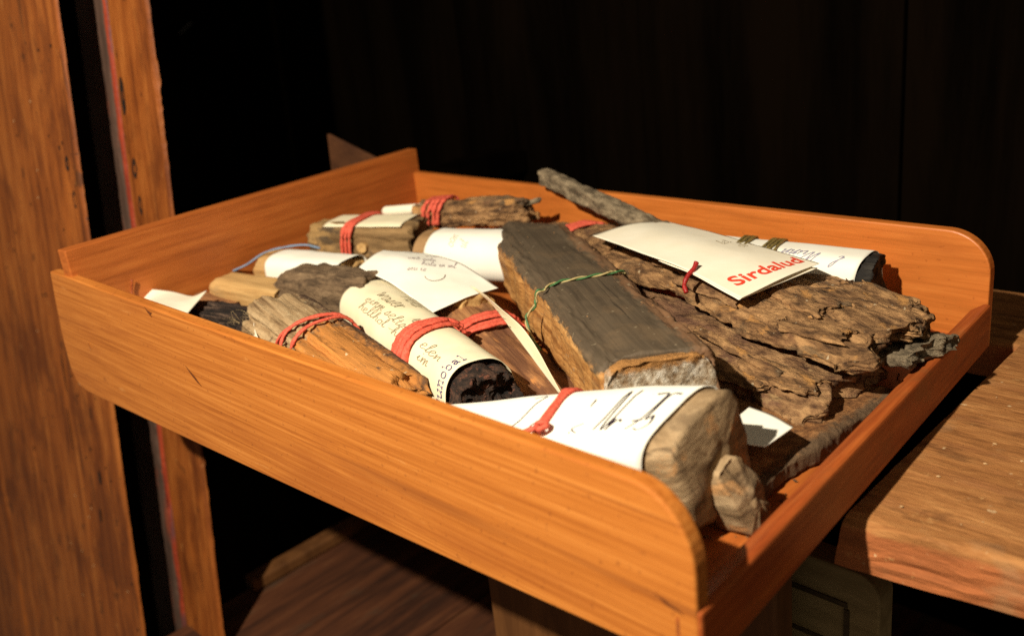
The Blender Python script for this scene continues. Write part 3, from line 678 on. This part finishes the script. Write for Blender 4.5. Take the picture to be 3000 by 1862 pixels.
# squared block in the middle
blk = sample('wood_block', 'large squared wood block with dark grey top, tied with green wire, in the middle', 'wood block')
BP = Piece((0.158, 0.238, 0.0325), (0.3795, 0.0832, 0.0392), 0.0228, 0.0187, e=6, jag=(0.004, 0.0008), amp=0.0016, freq=(22, 150), seed=4, edge=0.05, ridged=0.35, slope1=-0.007,
           hf=lambda t: 1 - 0.22 * np.clip((0.16 - t) / 0.16, 0, 1) ** 2, wf=lambda t: 1 - 0.25 * np.clip((0.14 - t) / 0.14, 0, 1) ** 2, cut0=-0.007, cut1=-0.002)
BP.build('wood', BLOCKM, blk, 150, 110)
ep = Piece(BP.p1 - BP.t * 0.010, BP.p1 + BP.t * 0.0026, 0.0214, 0.0172, e=5, jag=(0, 0.0012), jf=160, amp=0.0009, freq=(220, 220), seed=14, slope1=-0.0066, round1=0.0018)
ep.build('end_grain', BLOCKEND, blk, 12, 90)
# twisted wire: green and straw strands wound round each other
def twist(path, name, m1, m2, parent, r, pitch):
    P = spline(np.array(path), 220); T = np.gradient(P, axis=0); T /= np.linalg.norm(T, axis=1, keepdims=True)
    S = np.cross(T, [0.1, 0.2, 0.97]); S /= np.linalg.norm(S, axis=1, keepdims=True); U = np.cross(S, T)
    s = np.concatenate([[0], np.cumsum(np.linalg.norm(np.diff(P, axis=0), axis=1))]) / pitch * 2 * PI
    for k, m in ((0, m1), (PI, m2)):
        tube(name, P + (np.cos(s + k)[:, None] * S + np.sin(s + k)[:, None] * U) * r * 0.8, r, m, parent, 220, 6)
wp = list(BP.surf(np.linspace(0.56, 0.60, 14), np.radians(np.linspace(148, 47, 14)), 0.0012)) 
wp += list(BP.surf(np.linspace(0.605, 0.60, 3), np.radians([38, 25, 8]), 0.0030))
e_ = wp[-1]
wp += [e_ + np.array([-0.0035, -0.0035, -0.006]), e_ + np.array([0.002, -0.007, -0.013]), e_ + np.array([0.010, -0.010, -0.018])]
twist(wp, 'wire_tie', GREEN, STRAWWIRE, blk, 0.00055, 0.016)
ps = ctrl_sheet([[(0.2110, 0.1405, 0.0425), (0.2190, 0.1370, 0.0440)], [(0.2445, 0.1245, 0.0422), (0.2590, 0.1150, 0.0472)], [(0.2862, 0.1000, 0.0403), (0.2975, 0.0955, 0.0462)], [(0.3290, 0.0790, 0.0320), (0.3310, 0.0780, 0.0335)]], 60, 14, 0.0003, 5)
slip = ps.build('paper_slip', CREAM, blk)
writing('handwriting', ps, PENCIL, slip, [('hn', 0, 0), ('il', 5, 0.3), ('m', 10, 0.2)], 0.0022, 0.00028, (0.050, 0.0015), seed=4)
sl2 = ctrl_sheet([[(0.232, 0.208, 0.048), (0.2325, 0.2105, 0.0505)], [(0.255, 0.1935, 0.0485), (0.2555, 0.1955, 0.0515)], [(0.285, 0.174, 0.048), (0.2853, 0.1755, 0.0505)]], 30, 8, 0.0002, 9)
sl2.build('paper_slip', CREAM, blk)

# upper bark slab with the printed note
sb = sample('bark_slab', 'large rough brown bark slab under the white note with red lettering', 'bark')
S1 = Piece((0.196, 0.258, 0.0385), (0.4245, 0.187, 0.0395), 0.036, 0.0046, e=3.6, arch=0.0055, jag=(0.006, 0.009), jf=80, amp=0.0022, freq=(30, 90), edge=0.05, seed=7,
           wf=lambda t: 0.60 + 0.42 * np.clip(t * 1.25, 0, 1), bend=0.003, ridged=0.6, cut1=0.006)
S1.build('bark', BARK, sb, 210, 170)
ns = ctrl_sheet([[(0.2385, 0.2125, 0.0545), (0.249, 0.236, 0.0563), (0.2590, 0.2560, 0.0535)], [(0.279, 0.1975, 0.0552), (0.289, 0.220, 0.0580), (0.297, 0.2435, 0.0550)], [(0.320, 0.183, 0.0552), (0.329, 0.208, 0.0575), (0.335, 0.231, 0.0548)],
                 [(0.3610, 0.1690, 0.0512), (0.3685, 0.194, 0.0545), (0.3735, 0.2178, 0.0548)]], 50, 36, 0.0003, 3)
note = ns.build('note', PALE, sb)
nl = ctrl_sheet([[(0.300, 0.1905, 0.0542), (0.318, 0.225, 0.0545)], [(0.330, 0.1795, 0.0538), (0.345, 0.214, 0.0540)], [(0.3603, 0.1684, 0.0506), (0.3742, 0.2150, 0.0538)]], 30, 20, 0.0003, 4)
nl.build('note', PALE, sb)
font_print('print', ns, REDP, note, 'Sirdalud', 0.0132, (ns.su - 0.0095, 0.0055), (0.06, 0.998), 0.022, squash=0.96)
writing('handwriting', ns, PENCIL2, note, [('lz.t', 0, 0), ('ob l', 0.5, -2.6), ('eln', 2.5, -4.4), ('te', -9, 3.0), ('uinn s', -16, 4.6)], 0.0042, 0.00036, (0.072, 0.034), (-0.25, 0.97), seed=8)
tube('red_thread', [(0.3285, 0.1735, 0.0470), (0.3262, 0.1752, 0.0500), (0.3262, 0.1782, 0.0535), (0.3270, 0.1822, 0.0560), (0.3268, 0.1852, 0.0585)], 0.00115, DKRED, sb, 30, 8, 1.0, 3, 0.25)

s2 = sample('bark_slab', 'tan bark slab with a ragged lower edge just under the big slab', 'bark')
S2 = Piece((0.258, 0.194, 0.0250), (0.4160, 0.162, 0.0215), 0.0310, 0.0050, e=3.2, arch=0.006, jag=(0.006, 0.008), jf=90, amp=0.0021, freq=(40, 90), edge=0.09, seed=23, ridged=0.4, bend=0.002)
S2.build('bark', BARK2, s2, 170, 140)
S2b = Piece((0.338, 0.1655, 0.0335), (0.392, 0.1485, 0.0285), 0.0026, 0.0016, e=2.4, jag=(0.003, 0.003), amp=0.0009, freq=(60, 300), edge=0.15, seed=31)
S2b.build('splinter', BARK, s2, 60, 24)
for k, (t, v, ln, wd) in enumerate(((0.62, 60, 0.045, 0.007), (0.78, 88, 0.050, 0.010), (0.50, 75, 0.040, 0.006), (0.88, 118, 0.034, 0.009), (0.70, 128, 0.040, 0.007), (0.90, 62, 0.030, 0.008))):
    c0 = np.ravel(S1.surf(t, rad(v), 0.0012)); dd_ = S1.t * ln / 2 + S1.side * 0.004 * math.sin(k * 2.3)
    Piece(c0 - dd_, c0 + dd_ - np.array([0, 0, 0.0006]), wd, 0.0011, e=3, arch=0.0012, jag=(0.004, 0.005), jf=260, amp=0.0010, freq=(60, 200), edge=0.16, seed=300 + k).build('flake', BARK if k % 2 else BARK2, sb, 44, 40)
for k, (t, v, ln, wd) in enumerate(((0.72, 50, 0.040, 0.007), (0.86, 72, 0.036, 0.008))):
    c0 = np.ravel(S2.surf(t, rad(v), 0.0012)); dd_ = S2.t * ln / 2
    Piece(c0 - dd_, c0 + dd_, wd, 0.0011, e=3, arch=0.0012, jag=(0.004, 0.005), jf=260, amp=0.0010, freq=(60, 200), edge=0.16, seed=320 + k).build('flake', BARK, s2, 44, 40)
cb = sample('bark_curl', 'thin curled strip of pale bark at the right end of the slabs', 'bark')
SC = Piece((0.4120, 0.2190, 0.0300), (0.4275, 0.2120, 0.0140), 0.0055, 0.0014, e=3, arch=-0.004, jag=(0.004, 0.004), jf=200, amp=0.0011, freq=(90, 160), edge=0.12, seed=37, bend=0.004)
SC.build('bark', BARK2, cb, 60, 60)
gb = sample('bark_piece', 'small flat grey bark piece lying by the front lip', 'bark')
SG = Piece((0.385, 0.211, 0.0185), (0.4365, 0.1965, 0.0315), 0.0185, 0.0034, e=3.4, arch=0.001, jag=(0.004, 0.006), jf=120, amp=0.0016, freq=(110, 140), edge=0.08, seed=41)
SG.build('bark', GREYBARK, gb, 90, 90)
lb = sample('bark_plate', 'rust brown bark plate with a grey edge on the drawer floor beside the lip', 'bark')
SL = Piece((0.3985, 0.182, 0.0128), (0.3895, 0.078, 0.0125), 0.0295, 0.0042, e=8, arch=0.0005, jag=(0.004, 0.006), jf=90, amp=0.0012, freq=(90, 110), edge=0.025, seed=43)
SL.build('bark', LOWBARK, lb, 130, 120)

# long stick leaning on the far side
sk = sample('bark_stick', 'long grey brown bark stick poking over the far side of the drawer', 'stick')
SK = Piece((0.1510, 0.2705, 0.0690), (0.2720, 0.2470, 0.0465), 0.0062, 0.0056, e=3, jag=(0.003, 0.002), jf=250, amp=0.0011, freq=(90, 200), edge=0.08, seed=47, wf=lambda t: 0.72 + 0.5 * t)
SK.build('bark', STICK, sk, 140, 60)

# wrapped piece at the far right with gold wire
rr = sample('wrapped_sample', 'charred wood piece rolled in white paper with gold wire, by the far side', 'wood sample')
RR = Piece((0.310, 0.2350, 0.0395), (0.3885, 0.2475, 0.0375), 0.0125, 0.0140, e=3.4, jag=(0.002, 0.0015), amp=0.0012, freq=(20, 260), seed=53, ridged=0.4)
RR.build('wood', CHAR, rr, 70, 80)
rs = wrap_sheet(RR, -0.08, 0.94, -38, 196, 0.0012, 40, 70, 0.0003, 5, flare=lambda t, v: 0.0030 * np.clip((v - 0.86) / 0.14, 0, 1) ** 2, skew=(0, 0.10))
rp = rs.build('paper', WHITE, rr)
writing('handwriting', rs, BLUEINK, rp, [('l', 0, 0.4), ('Wunn', 2.2, 0.2), ('i.', 7.0, 0.3)], 0.0054, 0.00052, (rs.su * 0.90, rs.sv * 0.50), (-1, 0), seed=2)
for i, t in enumerate((0.12, 0.15, 0.18, 0.31, 0.335, 0.36, 0.385)):
    tube('gold_wire', band_pts(RR, t, 10, 178, 0.0021, 0.03 * (1 if i % 2 else -1), 30, i), 0.00075, GOLD, rr, 60, 6)

# rounded grey wood rolled in paper, near right
nr = sample('wrapped_sample', 'rounded grey wood rolled in a numbered white paper in the near right corner', 'wood sample')
NP = Piece((0.306, 0.0250, 0.0225), (0.4190, 0.0600, 0.0375), 0.0196, 0.0205, e=4.6, jag=(0, 0.0018), jf=45, amp=0.0011, freq=(60, 70), seed=64, round1=0.0020, cut1=-0.006, roll=rad(-9), ridged=0.25,
           wf=lambda t: 0.66 + 0.34 * np.clip(t * 1.3, 0, 1), hf=lambda t: 0.72 + 0.28 * np.clip(t * 1.3, 0, 1))
NP.build('wood', NRW, nr, 120, 100)
NP2 = Piece((0.390, 0.0625, 0.0195), (0.4290, 0.0640, 0.0240), 0.0078, 0.0150, e=4.2, jag=(0, 0.0022), jf=130, amp=0.0011, freq=(30, 130), seed=71, ridged=0.3, round1=0.0012, slope1=-0.004, roll=rad(-18))
NP2.build('wood', NRW, nr, 60, 80)
nsh = wrap_sheet(NP, -0.25, 0.90, -75, 172, 0.0012, 50, 70, 0.0004, 7, skew=(0, 0.10))
npp = nsh.build('paper', WHITE, nr)
writing('handwriting', nsh, INK, npp, [('Z', 0, 0), ('o', 1.5, -0.4), ('k', 5.2, -0.5), ('Nr', 7.2, -0.35), ('75', 9.4, -0.2)], 0.0050, 0.00062, (0.074, nsh.sv * 0.605), (1, 0.0), slant=0.2, seed=5, nib=0.6)
fl2 = ctrl_sheet([[(0.400, 0.092, 0.030), (0.399, 0.1125, 0.0305)], [(0.411, 0.088, 0.0295), (0.410, 0.1115, 0.0298)], [(0.4185, 0.091, 0.0285), (0.4200, 0.1085, 0.0292)]], 16, 16, 0.0004, 6)
fl2.build('paper', WHITE, nr)
for k, (t, tl, r) in enumerate(((0.505, 0.05, 0.0010), (0.515, -0.02, 0.0009), (0.51, 0.11, 0.0008))):
    tube('rubber_band', band_pts(NP, t, -70, 200, 0.0021, tl, 44, k), r, REDB, nr, 100, 8, 1.3)
kp = np.ravel(NP.surf(0.522, rad(72), 0.0035))
tube('rubber_band', [kp + np.array(q) for q in ((0, 0, -0.001), (0.002, -0.002, 0.001), (0.003, 0.001, 0.0012), (0.000, 0.003, 0.001), (-0.002, 0.001, 0.0005), (0.0005, -0.002, 0.0012), (-0.0035, -0.006, -0.0005), (-0.007, -0.011, -0.004))], 0.0010, REDB, nr, 60, 8)

# black wood rolled in cream paper, near middle
mu = sample('wrapped_sample', 'dark crumbly wood rolled in a handwritten cream paper with a thick red band', 'wood sample')
MP = Piece((0.152, 0.1140, 0.0285), (0.3065, 0.0600, 0.0292), 0.0150, 0.0145, e=2.5, jag=(0.002, 0.004), jf=220, amp=0.0015, freq=(60, 160), seed=71, ridged=0.3, wf=lambda t: 1.05 - 0.12 * t)
MP.build('wood', MUNW, mu, 120, 100)
ms = wrap_sheet(MP, 0.02, 0.935, -52, 196, 0.0024, 70, 80, 0.0005, 9, flare=lambda t, v: 0.002 * np.clip((v - 0.8) / 0.2, 0, 1), skew=(0.0, -0.02))
mp = ms.build('paper', CREAM, mu)
writing('handwriting', ms, PENCIL, mp, [('Holz', 0.3, 0.1), ('waser', -1.4, -1.9), ('einm seltsu', -1.6, -3.9), ('hellhol -hl', -1.6, -5.9), ('elen', 8.7, -4.6), ('im', 9.2, -6.6), ('in', 5.0, -1.8)], 0.0032, 0.00046, (0.040, ms.sv * 0.615), (1, 0), slant=0.1, seed=11, xs=2.5)
# seriffed print along the end
SER = {'u': [[(0, .95), (.22, 1), (.22, .3), (.38, .04), (.62, .12), (.82, .42)], [(.60, .95), (.84, 1), (.84, .04), (1.02, .0)]],
       'n': [[(0, .95), (.2, 1), (.2, 0)], [(.02, 0), (.4, 0)], [(.2, .55), (.42, .92), (.68, .96), (.8, .7), (.8, 0)], [(.62, 0), (1.0, 0)]],
       'o': [[(.5, 1), (.18, .82), (.08, .45), (.24, .08), (.5, 0), (.78, .15), (.9, .52), (.78, .88), (.5, 1)]],
       'b': [[(0, 1.55), (.2, 1.6), (.2, .1)], [(.2, .6), (.45, .95), (.75, .85), (.88, .45), (.7, .06), (.42, .0), (.2, .2)]],
       'a': [[(.12, .78), (.3, .98), (.6, .92), (.68, .65), (.68, .15), (.85, .0)], [(.68, .58), (.3, .48), (.1, .25), (.25, .02), (.5, .1), (.68, .35)]],
       'l': [[(0, 1.55), (.2, 1.6), (.2, 0)], [(0, 0), (.42, 0)]], 'M': [[(.1, 0), (.2, 1.5), (.6, .2), (1.0, 1.5), (1.1, 0)]]}
polys = []; sx, q0 = 0.0042, np.array([ms.su - 0.0036, 0.0180])
xx = -1.25
for ch in 'Munobal':
    for stq in SER[ch]: polys.append([q0 + np.array([-(p[1]), (xx + p[0])]) * np.array([sx, sx]) for p in stq])
    xx += {'M': 1.25, 'l': .5}.get(ch, 1.12)
V, F = ribbon(polys, ms, 0.00082, 0.0)
obj_new('print', V, F, VIOLET, mp)
for k in range(7):
    t = 0.60 + 0.012 * (k % 4); 
    tube('rubber_band', band_pts(MP, t + 0.01 * (k - 3), -38 + 3 * k, 150 - 4 * (k % 3), 0.0040 + 0.0006 * (k % 3), 0.02 - 0.018 * k, 40, 20 + k, 0.008), 0.00089, REDB, mu, 90, 8, 1.9, k)

# red-brown slat with red band behind it
sl = sample('split_wood', 'red brown splintered wood slat banded in red beside the rolled cream paper', 'split wood')
LP = Piece((0.196, 0.1400, 0.0300), (0.322, 0.0905, 0.0170), 0.0165, 0.0068, e=3.4, jag=(0.009, 0.004), jf=170, amp=0.0014, freq=(16, 200), edge=0.05, seed=83, ridged=0.5, arch=0.002)
LP.build('wood', SLAT, sl, 150, 100)
for k in range(4):
    tube('rubber_band', band_pts(LP, 0.30 + 0.035 * k, 20, 158, 0.0022 + 0.0006 * (k % 2), -0.06 + 0.03 * k, 30, 40 + k, 0.01), 0.00106, REDB, sl, 60, 8, 2.0, k)
pu = ctrl_sheet([[(0.268, 0.083, 0.0150), (0.276, 0.106, 0.0215)], [(0.290, 0.078, 0.0160), (0.297, 0.0975, 0.0215)], [(0.310, 0.070, 0.0165), (0.3165, 0.0900, 0.0215)]], 24, 16, 0.0004, 12)
pu.build('paper', CREAM, sl)

# split weathered chunk
ck = sample('wood_chunk', 'weathered split wood chunk with bright orange fracture and thin red band', 'wood chunk')
CP = Piece((0.134, 0.0690, 0.0335), (0.2660, 0.0440, 0.0235), 0.0205, 0.0150, e=3.2, jag=(0.006, 0.010), jf=110, amp=0.0021, freq=(14, 170), edge=0.05, seed=91, ridged=0.7, wf=lambda t: 1.0 - 0.28 * t, arch=0.003, cut0=-0.004)
CP.build('wood', CHUNK, ck, 170, 130)
for k in range(3):
    tube('rubber_band', band_pts(CP, 0.36 + 0.05 * (k == 2), 5, 165, 0.0022, 0.10 - 0.07 * k, 36, 60 + k, 0.006), 0.00081, REDB, ck, 70, 8, 1.6, k)
cpp = ctrl_sheet([[(0.129, 0.0500, 0.0280), (0.1275, 0.0555, 0.0415)], [(0.141, 0.0440, 0.0280), (0.1400, 0.0480, 0.0370)], [(0.156, 0.0385, 0.0290), (0.1555, 0.0410, 0.0345)]], 24, 12, 0.0003, 4)
cpp.build('paper', PALE, ck)

# dark weathered block
dk = sample('wood_block', 'dark grey pitted wood block behind the split orange chunk', 'wood block')
DP = Piece((0.0805, 0.1080, 0.0290), (0.158, 0.1185, 0.0330), 0.0150, 0.0158, e=4.0, jag=(0.003, 0.003), amp=0.0019, freq=(60, 110), edge=0.03, seed=97, cut0=-0.004, round0=0.010)
DP.build('wood', DARKB, dk, 110, 100)

# tan block
tb = sample('wood_block', 'pale tan smooth wood block near the left end of the drawer', 'wood block')
TP = Piece((0.0235, 0.0900, 0.0245), (0.090, 0.1015, 0.0245), 0.0118, 0.0118, e=4.2, jag=(0.0015, 0.002), amp=0.0009, freq=(20, 130), seed=101, round0=0.010, bend=0.0008)
TP.build('wood', TAN, tb, 90, 80)

# white paper with blue twine
bt = sample('wrapped_sample', 'small tan wood in white paper tied with pale blue twine', 'wood sample')
TW = Piece((0.0285, 0.1270, 0.0305), (0.106, 0.1365, 0.0325), 0.0135, 0.0115, e=3.2, jag=(0.002, 0.002), amp=0.001, freq=(20, 150), seed=103)
TW.build('wood', TAN, bt, 70, 70)
bs = wrap_sheet(TW, 0.17, 1.02, -62, 190, 0.0014, 40, 50, 0.0005, 8)
bs.build('paper', WHITE, bt)
tube('twine', [(0.0200, 0.1040, 0.0345), (0.0255, 0.1125, 0.0375), (0.0330, 0.1220, 0.0435), (0.0440, 0.1310, 0.0462), (0.0560, 0.1390, 0.0470), (0.0640, 0.1450, 0.0440)], 0.00065, BLUE, bt, 60, 7)

# back block with paper and band
bb = sample('wood_block', 'brown knotty wood block with cream paper and red band by the back board', 'wood block')
KP = Piece((0.0335, 0.1680, 0.0330), (0.105, 0.1955, 0.0330), 0.0165, 0.0205, e=4.6, jag=(0.002, 0.003), amp=0.0017, freq=(24, 110), edge=0.03, seed=107, ridged=0.4)
KP.build('wood', BACKBLK, bb, 100, 100)
kk = wrap_sheet(KP, 0.16, 0.93, 56, 160, 0.0016, 30, 30, 0.0003, 4)
kk.build('paper', CREAM, bb)
kn = Piece(np.ravel(KP.surf(0.55, rad(6), -0.003)), np.ravel(KP.surf(0.555, rad(4), 0.0026)), 0.0036, 0.0032, e=2.2, jag=(0, .0004), amp=0.0004, freq=(200, 300), seed=5)
kn.build('knot', TAN, bb, 10, 24)
for k in range(3):
    tube('rubber_band', band_pts(KP, 0.40 + 0.03 * k, -50, 150, 0.0027, 0.16 - 0.02 * k, 40, 80 + k, 0.006), 0.00098, REDB, bb, 70, 8, 1.6)

# back bark stick with rolled paper
bk = sample('bark_piece', 'ragged bark piece with red band and rolled white paper, along the far corner', 'bark')
KS = Piece((0.086, 0.2150, 0.0505), (0.1545, 0.2450, 0.0530), 0.0098, 0.0085, e=2.8, jag=(0.004, 0.007), jf=160, amp=0.0021, freq=(40, 170), edge=0.10, seed=113, ridged=0.5, bend=0.001)
KS.build('bark', BARK, bk, 100, 70)
KT = Piece((0.148, 0.2445, 0.0555), (0.1655, 0.2490, 0.0600), 0.0022, 0.0018, e=2.2, jag=(.001, .002), amp=0.0006, freq=(80, 200), seed=119)
KT.build('twig', STICK, bk, 30, 20)
KR = Piece((0.0575, 0.2040, 0.0530), (0.1000, 0.2200, 0.0560), 0.0036, 0.0034, e=2.1, jag=(0, 0), amp=0.0003, freq=(40, 80), seed=7, round0=0.004)
KR.build('paper_roll', PALE, bk, 40, 30)
for k in range(4):
    tube('rubber_band', band_pts(KS, 0.12 + 0.05 * k, -20, 150, 0.0020, 0.10, 34, 90 + k, 0.01), 0.00094, REDB, bk, 60, 8, 1.7)

# tan round wood in white paper
dw = sample('wrapped_sample', 'round tan wood in white paper between the back block and the squared block', 'wood sample')
DW = Piece((0.1125, 0.1905, 0.0340), (0.186, 0.2130, 0.0345), 0.0175, 0.0145, e=2.3, jag=(0.0006, 0.001), amp=0.0005, freq=(30, 60), seed=127, round0=0.004)
DW.build('wood', DISKW, dw, 60, 70)
ds = wrap_sheet(DW, 0.17, 1.0, -60, 190, 0.0014, 40, 50, 0.0004, 3, skew=(0.06, 0))
dp = ds.build('paper', WHITE, dw)
writing('handwriting', ds, PENCIL2, dp, [('oan', 0, 0), ('ul', 0, -2.4)], 0.0040, 0.0003, (0.020, ds.sv * 0.38), (0.1, 1), seed=3)

# white sheet in the middle
wm = sample('wrapped_sample', 'large white sheet with faint lilac writing and a brown ring mark', 'wood sample')
WP = Piece((0.138, 0.1420, 0.0290), (0.2180, 0.1370, 0.0245), 0.0125, 0.0145, e=2.8, jag=(0.002, 0.002), amp=0.001, freq=(30, 120), seed=131)
WP.build('wood', TAN, wm, 40, 50)
wsx = ctrl_sheet([[(0.1395, 0.1205, 0.0492), (0.137, 0.133, 0.0520), (0.1315, 0.1455, 0.0515)], [(0.166, 0.1170, 0.0470), (0.163, 0.136, 0.0520), (0.157, 0.1570, 0.0490)], [(0.192, 0.1120, 0.0440), (0.191, 0.134, 0.0458), (0.188, 0.1580, 0.0460)],
                  [(0.2150, 0.1080, 0.0385), (0.2180, 0.130, 0.0405), (0.2200, 0.1530, 0.0395)]], 50, 36, 0.0006, 14)
wsp = wsx.build('paper', WHITE, wm)
writing('handwriting', wsx, LILAC, wsp, [('eina holz in der', 0, 0), ('wasn ml', 4, -2.6), ('umb seln ', 0, -5.2), ('hals in ml ', 3, -7.6), ('seu is', 0, -9.8)], 0.0029, 0.00030, (0.018, 0.036), (0.75, 0.66), slant=0.2, seed=21)
ringp = [(0.052 + 0.0062 * math.cos(a), 0.0245 + 0.0062 * math.sin(a)) for a in np.linspace(-2.1, 0.9, 24)]
V, F = ribbon([ringp], wsx, 0.00040)
obj_new('ring_mark', V, F, SUPP, wsp)

# dark wood with red band between block and slab
dd = sample('bark_piece', 'dark bark piece with a red band peeking out behind the squared block', 'bark')
DD = Piece((0.168, 0.2560, 0.0330), (0.245, 0.2340, 0.0400), 0.0130, 0.0105, e=3, jag=(0.003, 0.003), amp=0.0018, freq=(40, 140), edge=0.05, seed=137)
DD.build('bark', BARK, dd, 80, 60)
for k in range(4):
    tube('rubber_band', band_pts(DD, 0.36 + 0.045 * k, 20, 150, 0.0016, 0.05, 30, 110 + k, 0.008), 0.00102, REDB, dd, 50, 8, 1.5)

# left end: small paper, fibrous bark, splinter
sp1 = ctrl_sheet([[(0.030, 0.0285, 0.0300), (0.0215, 0.0460, 0.0405)], [(0.044, 0.0330, 0.0390), (0.0370, 0.0535, 0.0392)], [(0.058, 0.0370, 0.0385), (0.0480, 0.0605, 0.0355)], [(0.0760, 0.0400, 0.0340), (0.0555, 0.0665, 0.0385)]], 40, 24, 0.0005, 3)
so = sp1.build('paper_scrap', PALE, None)
tag(so, 'curled off-white paper scrap at the left end behind the near side', 'paper')
fb = sample('bark_piece', 'black fibrous bark with loose straw fibres near the left end', 'bark')
FP = Piece((0.040, 0.0600, 0.0225), (0.1260, 0.0680, 0.0270), 0.0115, 0.0075, e=2.6, jag=(0.008, 0.008), jf=200, amp=0.0026, freq=(16, 260), edge=0.12, seed=139, ridged=0.9)
FP.build('bark', FIBRE, fb, 120, 90)
random.seed(8)
allV, allF = [], []
for i in range(26):
    p = np.array([0.106 + 0.018 * random.random(), 0.052 + 0.012 * random.random(), 0.030 + 0.004 * random.random()])
    q = p + np.array([random.uniform(-.012, .012), random.uniform(-.010, .010), random.uniform(-.002, .006)])
    mdl = (p + q) / 2 + np.array([random.uniform(-.003, .003), random.uniform(-.003, .003), random.uniform(0, .004)])
    P = spline(np.array([p, mdl, q]), 10); o = len(allV)
    for k, v in enumerate(P):
        for a in range(3): allV.append(v + 0.00013 * np.array([math.cos(a * 2.1), math.sin(a * 2.1), math.sin(a * 2.1 + 1)]))
    for k in range(9):
        for a in range(3): allF.append((o + 3 * k + a, o + 3 * k + (a + 1) % 3, o + 3 * k + 3 + (a + 1) % 3, o + 3 * k + 3 + a))
obj_new('fibres', allV, allF, STRAW, fb)['kind'] = 'stuff'
spl = tube('wood_splinter', [(0.0300, 0.0300, 0.0330), (0.0285, 0.0320, 0.0400), (0.0275, 0.0335, 0.0450), (0.0280, 0.0350, 0.0510)], 0.0007, LIP, None, 20, 6)
tag(spl, 'tiny upright wood splinter at the left end beside the back board', 'splinter')
bw = sample('wood_chip', 'small dark brown wood chip at the left end beside the tan block', 'wood chip')
BW = Piece((0.0270, 0.0750, 0.0210), (0.060, 0.0790, 0.0190), 0.0080, 0.0085, e=3, jag=(0.002, 0.002), amp=0.0015, freq=(40, 140), seed=149)
BW.build('wood', SLAT, bw, 40, 40)

# crumbs of bark fallen on the drawer floor, the lip and the block
random.seed(31)
cr = thing('bark_crumbs', 'loose bark crumbs scattered on the drawer floor along the front lip', 'crumbs')
V, F = [], []
def crumb(x, y, z, r):
    o = len(V)
    p = [np.array([random.gauss(0, 1), random.gauss(0, 1), random.gauss(0, 0.7)]) for _ in range(6)]
    base = [(1, 0, 0), (-1, 0, 0), (0, 1, 0), (0, -1, 0), (0, 0, 1), (0, 0, -1)]
    for b_, q in zip(base, p): V.append(np.array([x, y, z]) + r * (np.array(b_) + 0.35 * q) * np.array([1, 0.8, 0.6]))
    for f in ((0, 2, 4), (2, 1, 4), (1, 3, 4), (3, 0, 4), (2, 0, 5), (1, 2, 5), (3, 1, 5), (0, 3, 5)): F.append(tuple(o + i for i in f))
for i in range(150):
    f = random.random(); base = Dv + ly * (0.03 + 0.22 * f) - lx * (0.010 + 0.03 * random.random() ** 2)
    crumb(base[0], base[1], 0.0085, 0.0003 + 0.0011 * random.random() ** 3)
for i in range(60):
    q = np.ravel(BP.surf(0.1 + 0.85 * random.random(), rad(random.uniform(55, 125)), 0.0010))
    crumb(q[0], q[1], q[2], 0.0002 + 0.0005 * random.random() ** 3)
for i in range(60):
    q = np.ravel(S1.surf(0.5 + 0.45 * random.random(), rad(random.uniform(45, 135)), 0.0012))
    crumb(q[0], q[1], q[2], 0.0003 + 0.0007 * random.random() ** 3)
crumbs = obj_new('crumbs', V, F, BARK, cr, None, False); crumbs['kind'] = 'stuff'
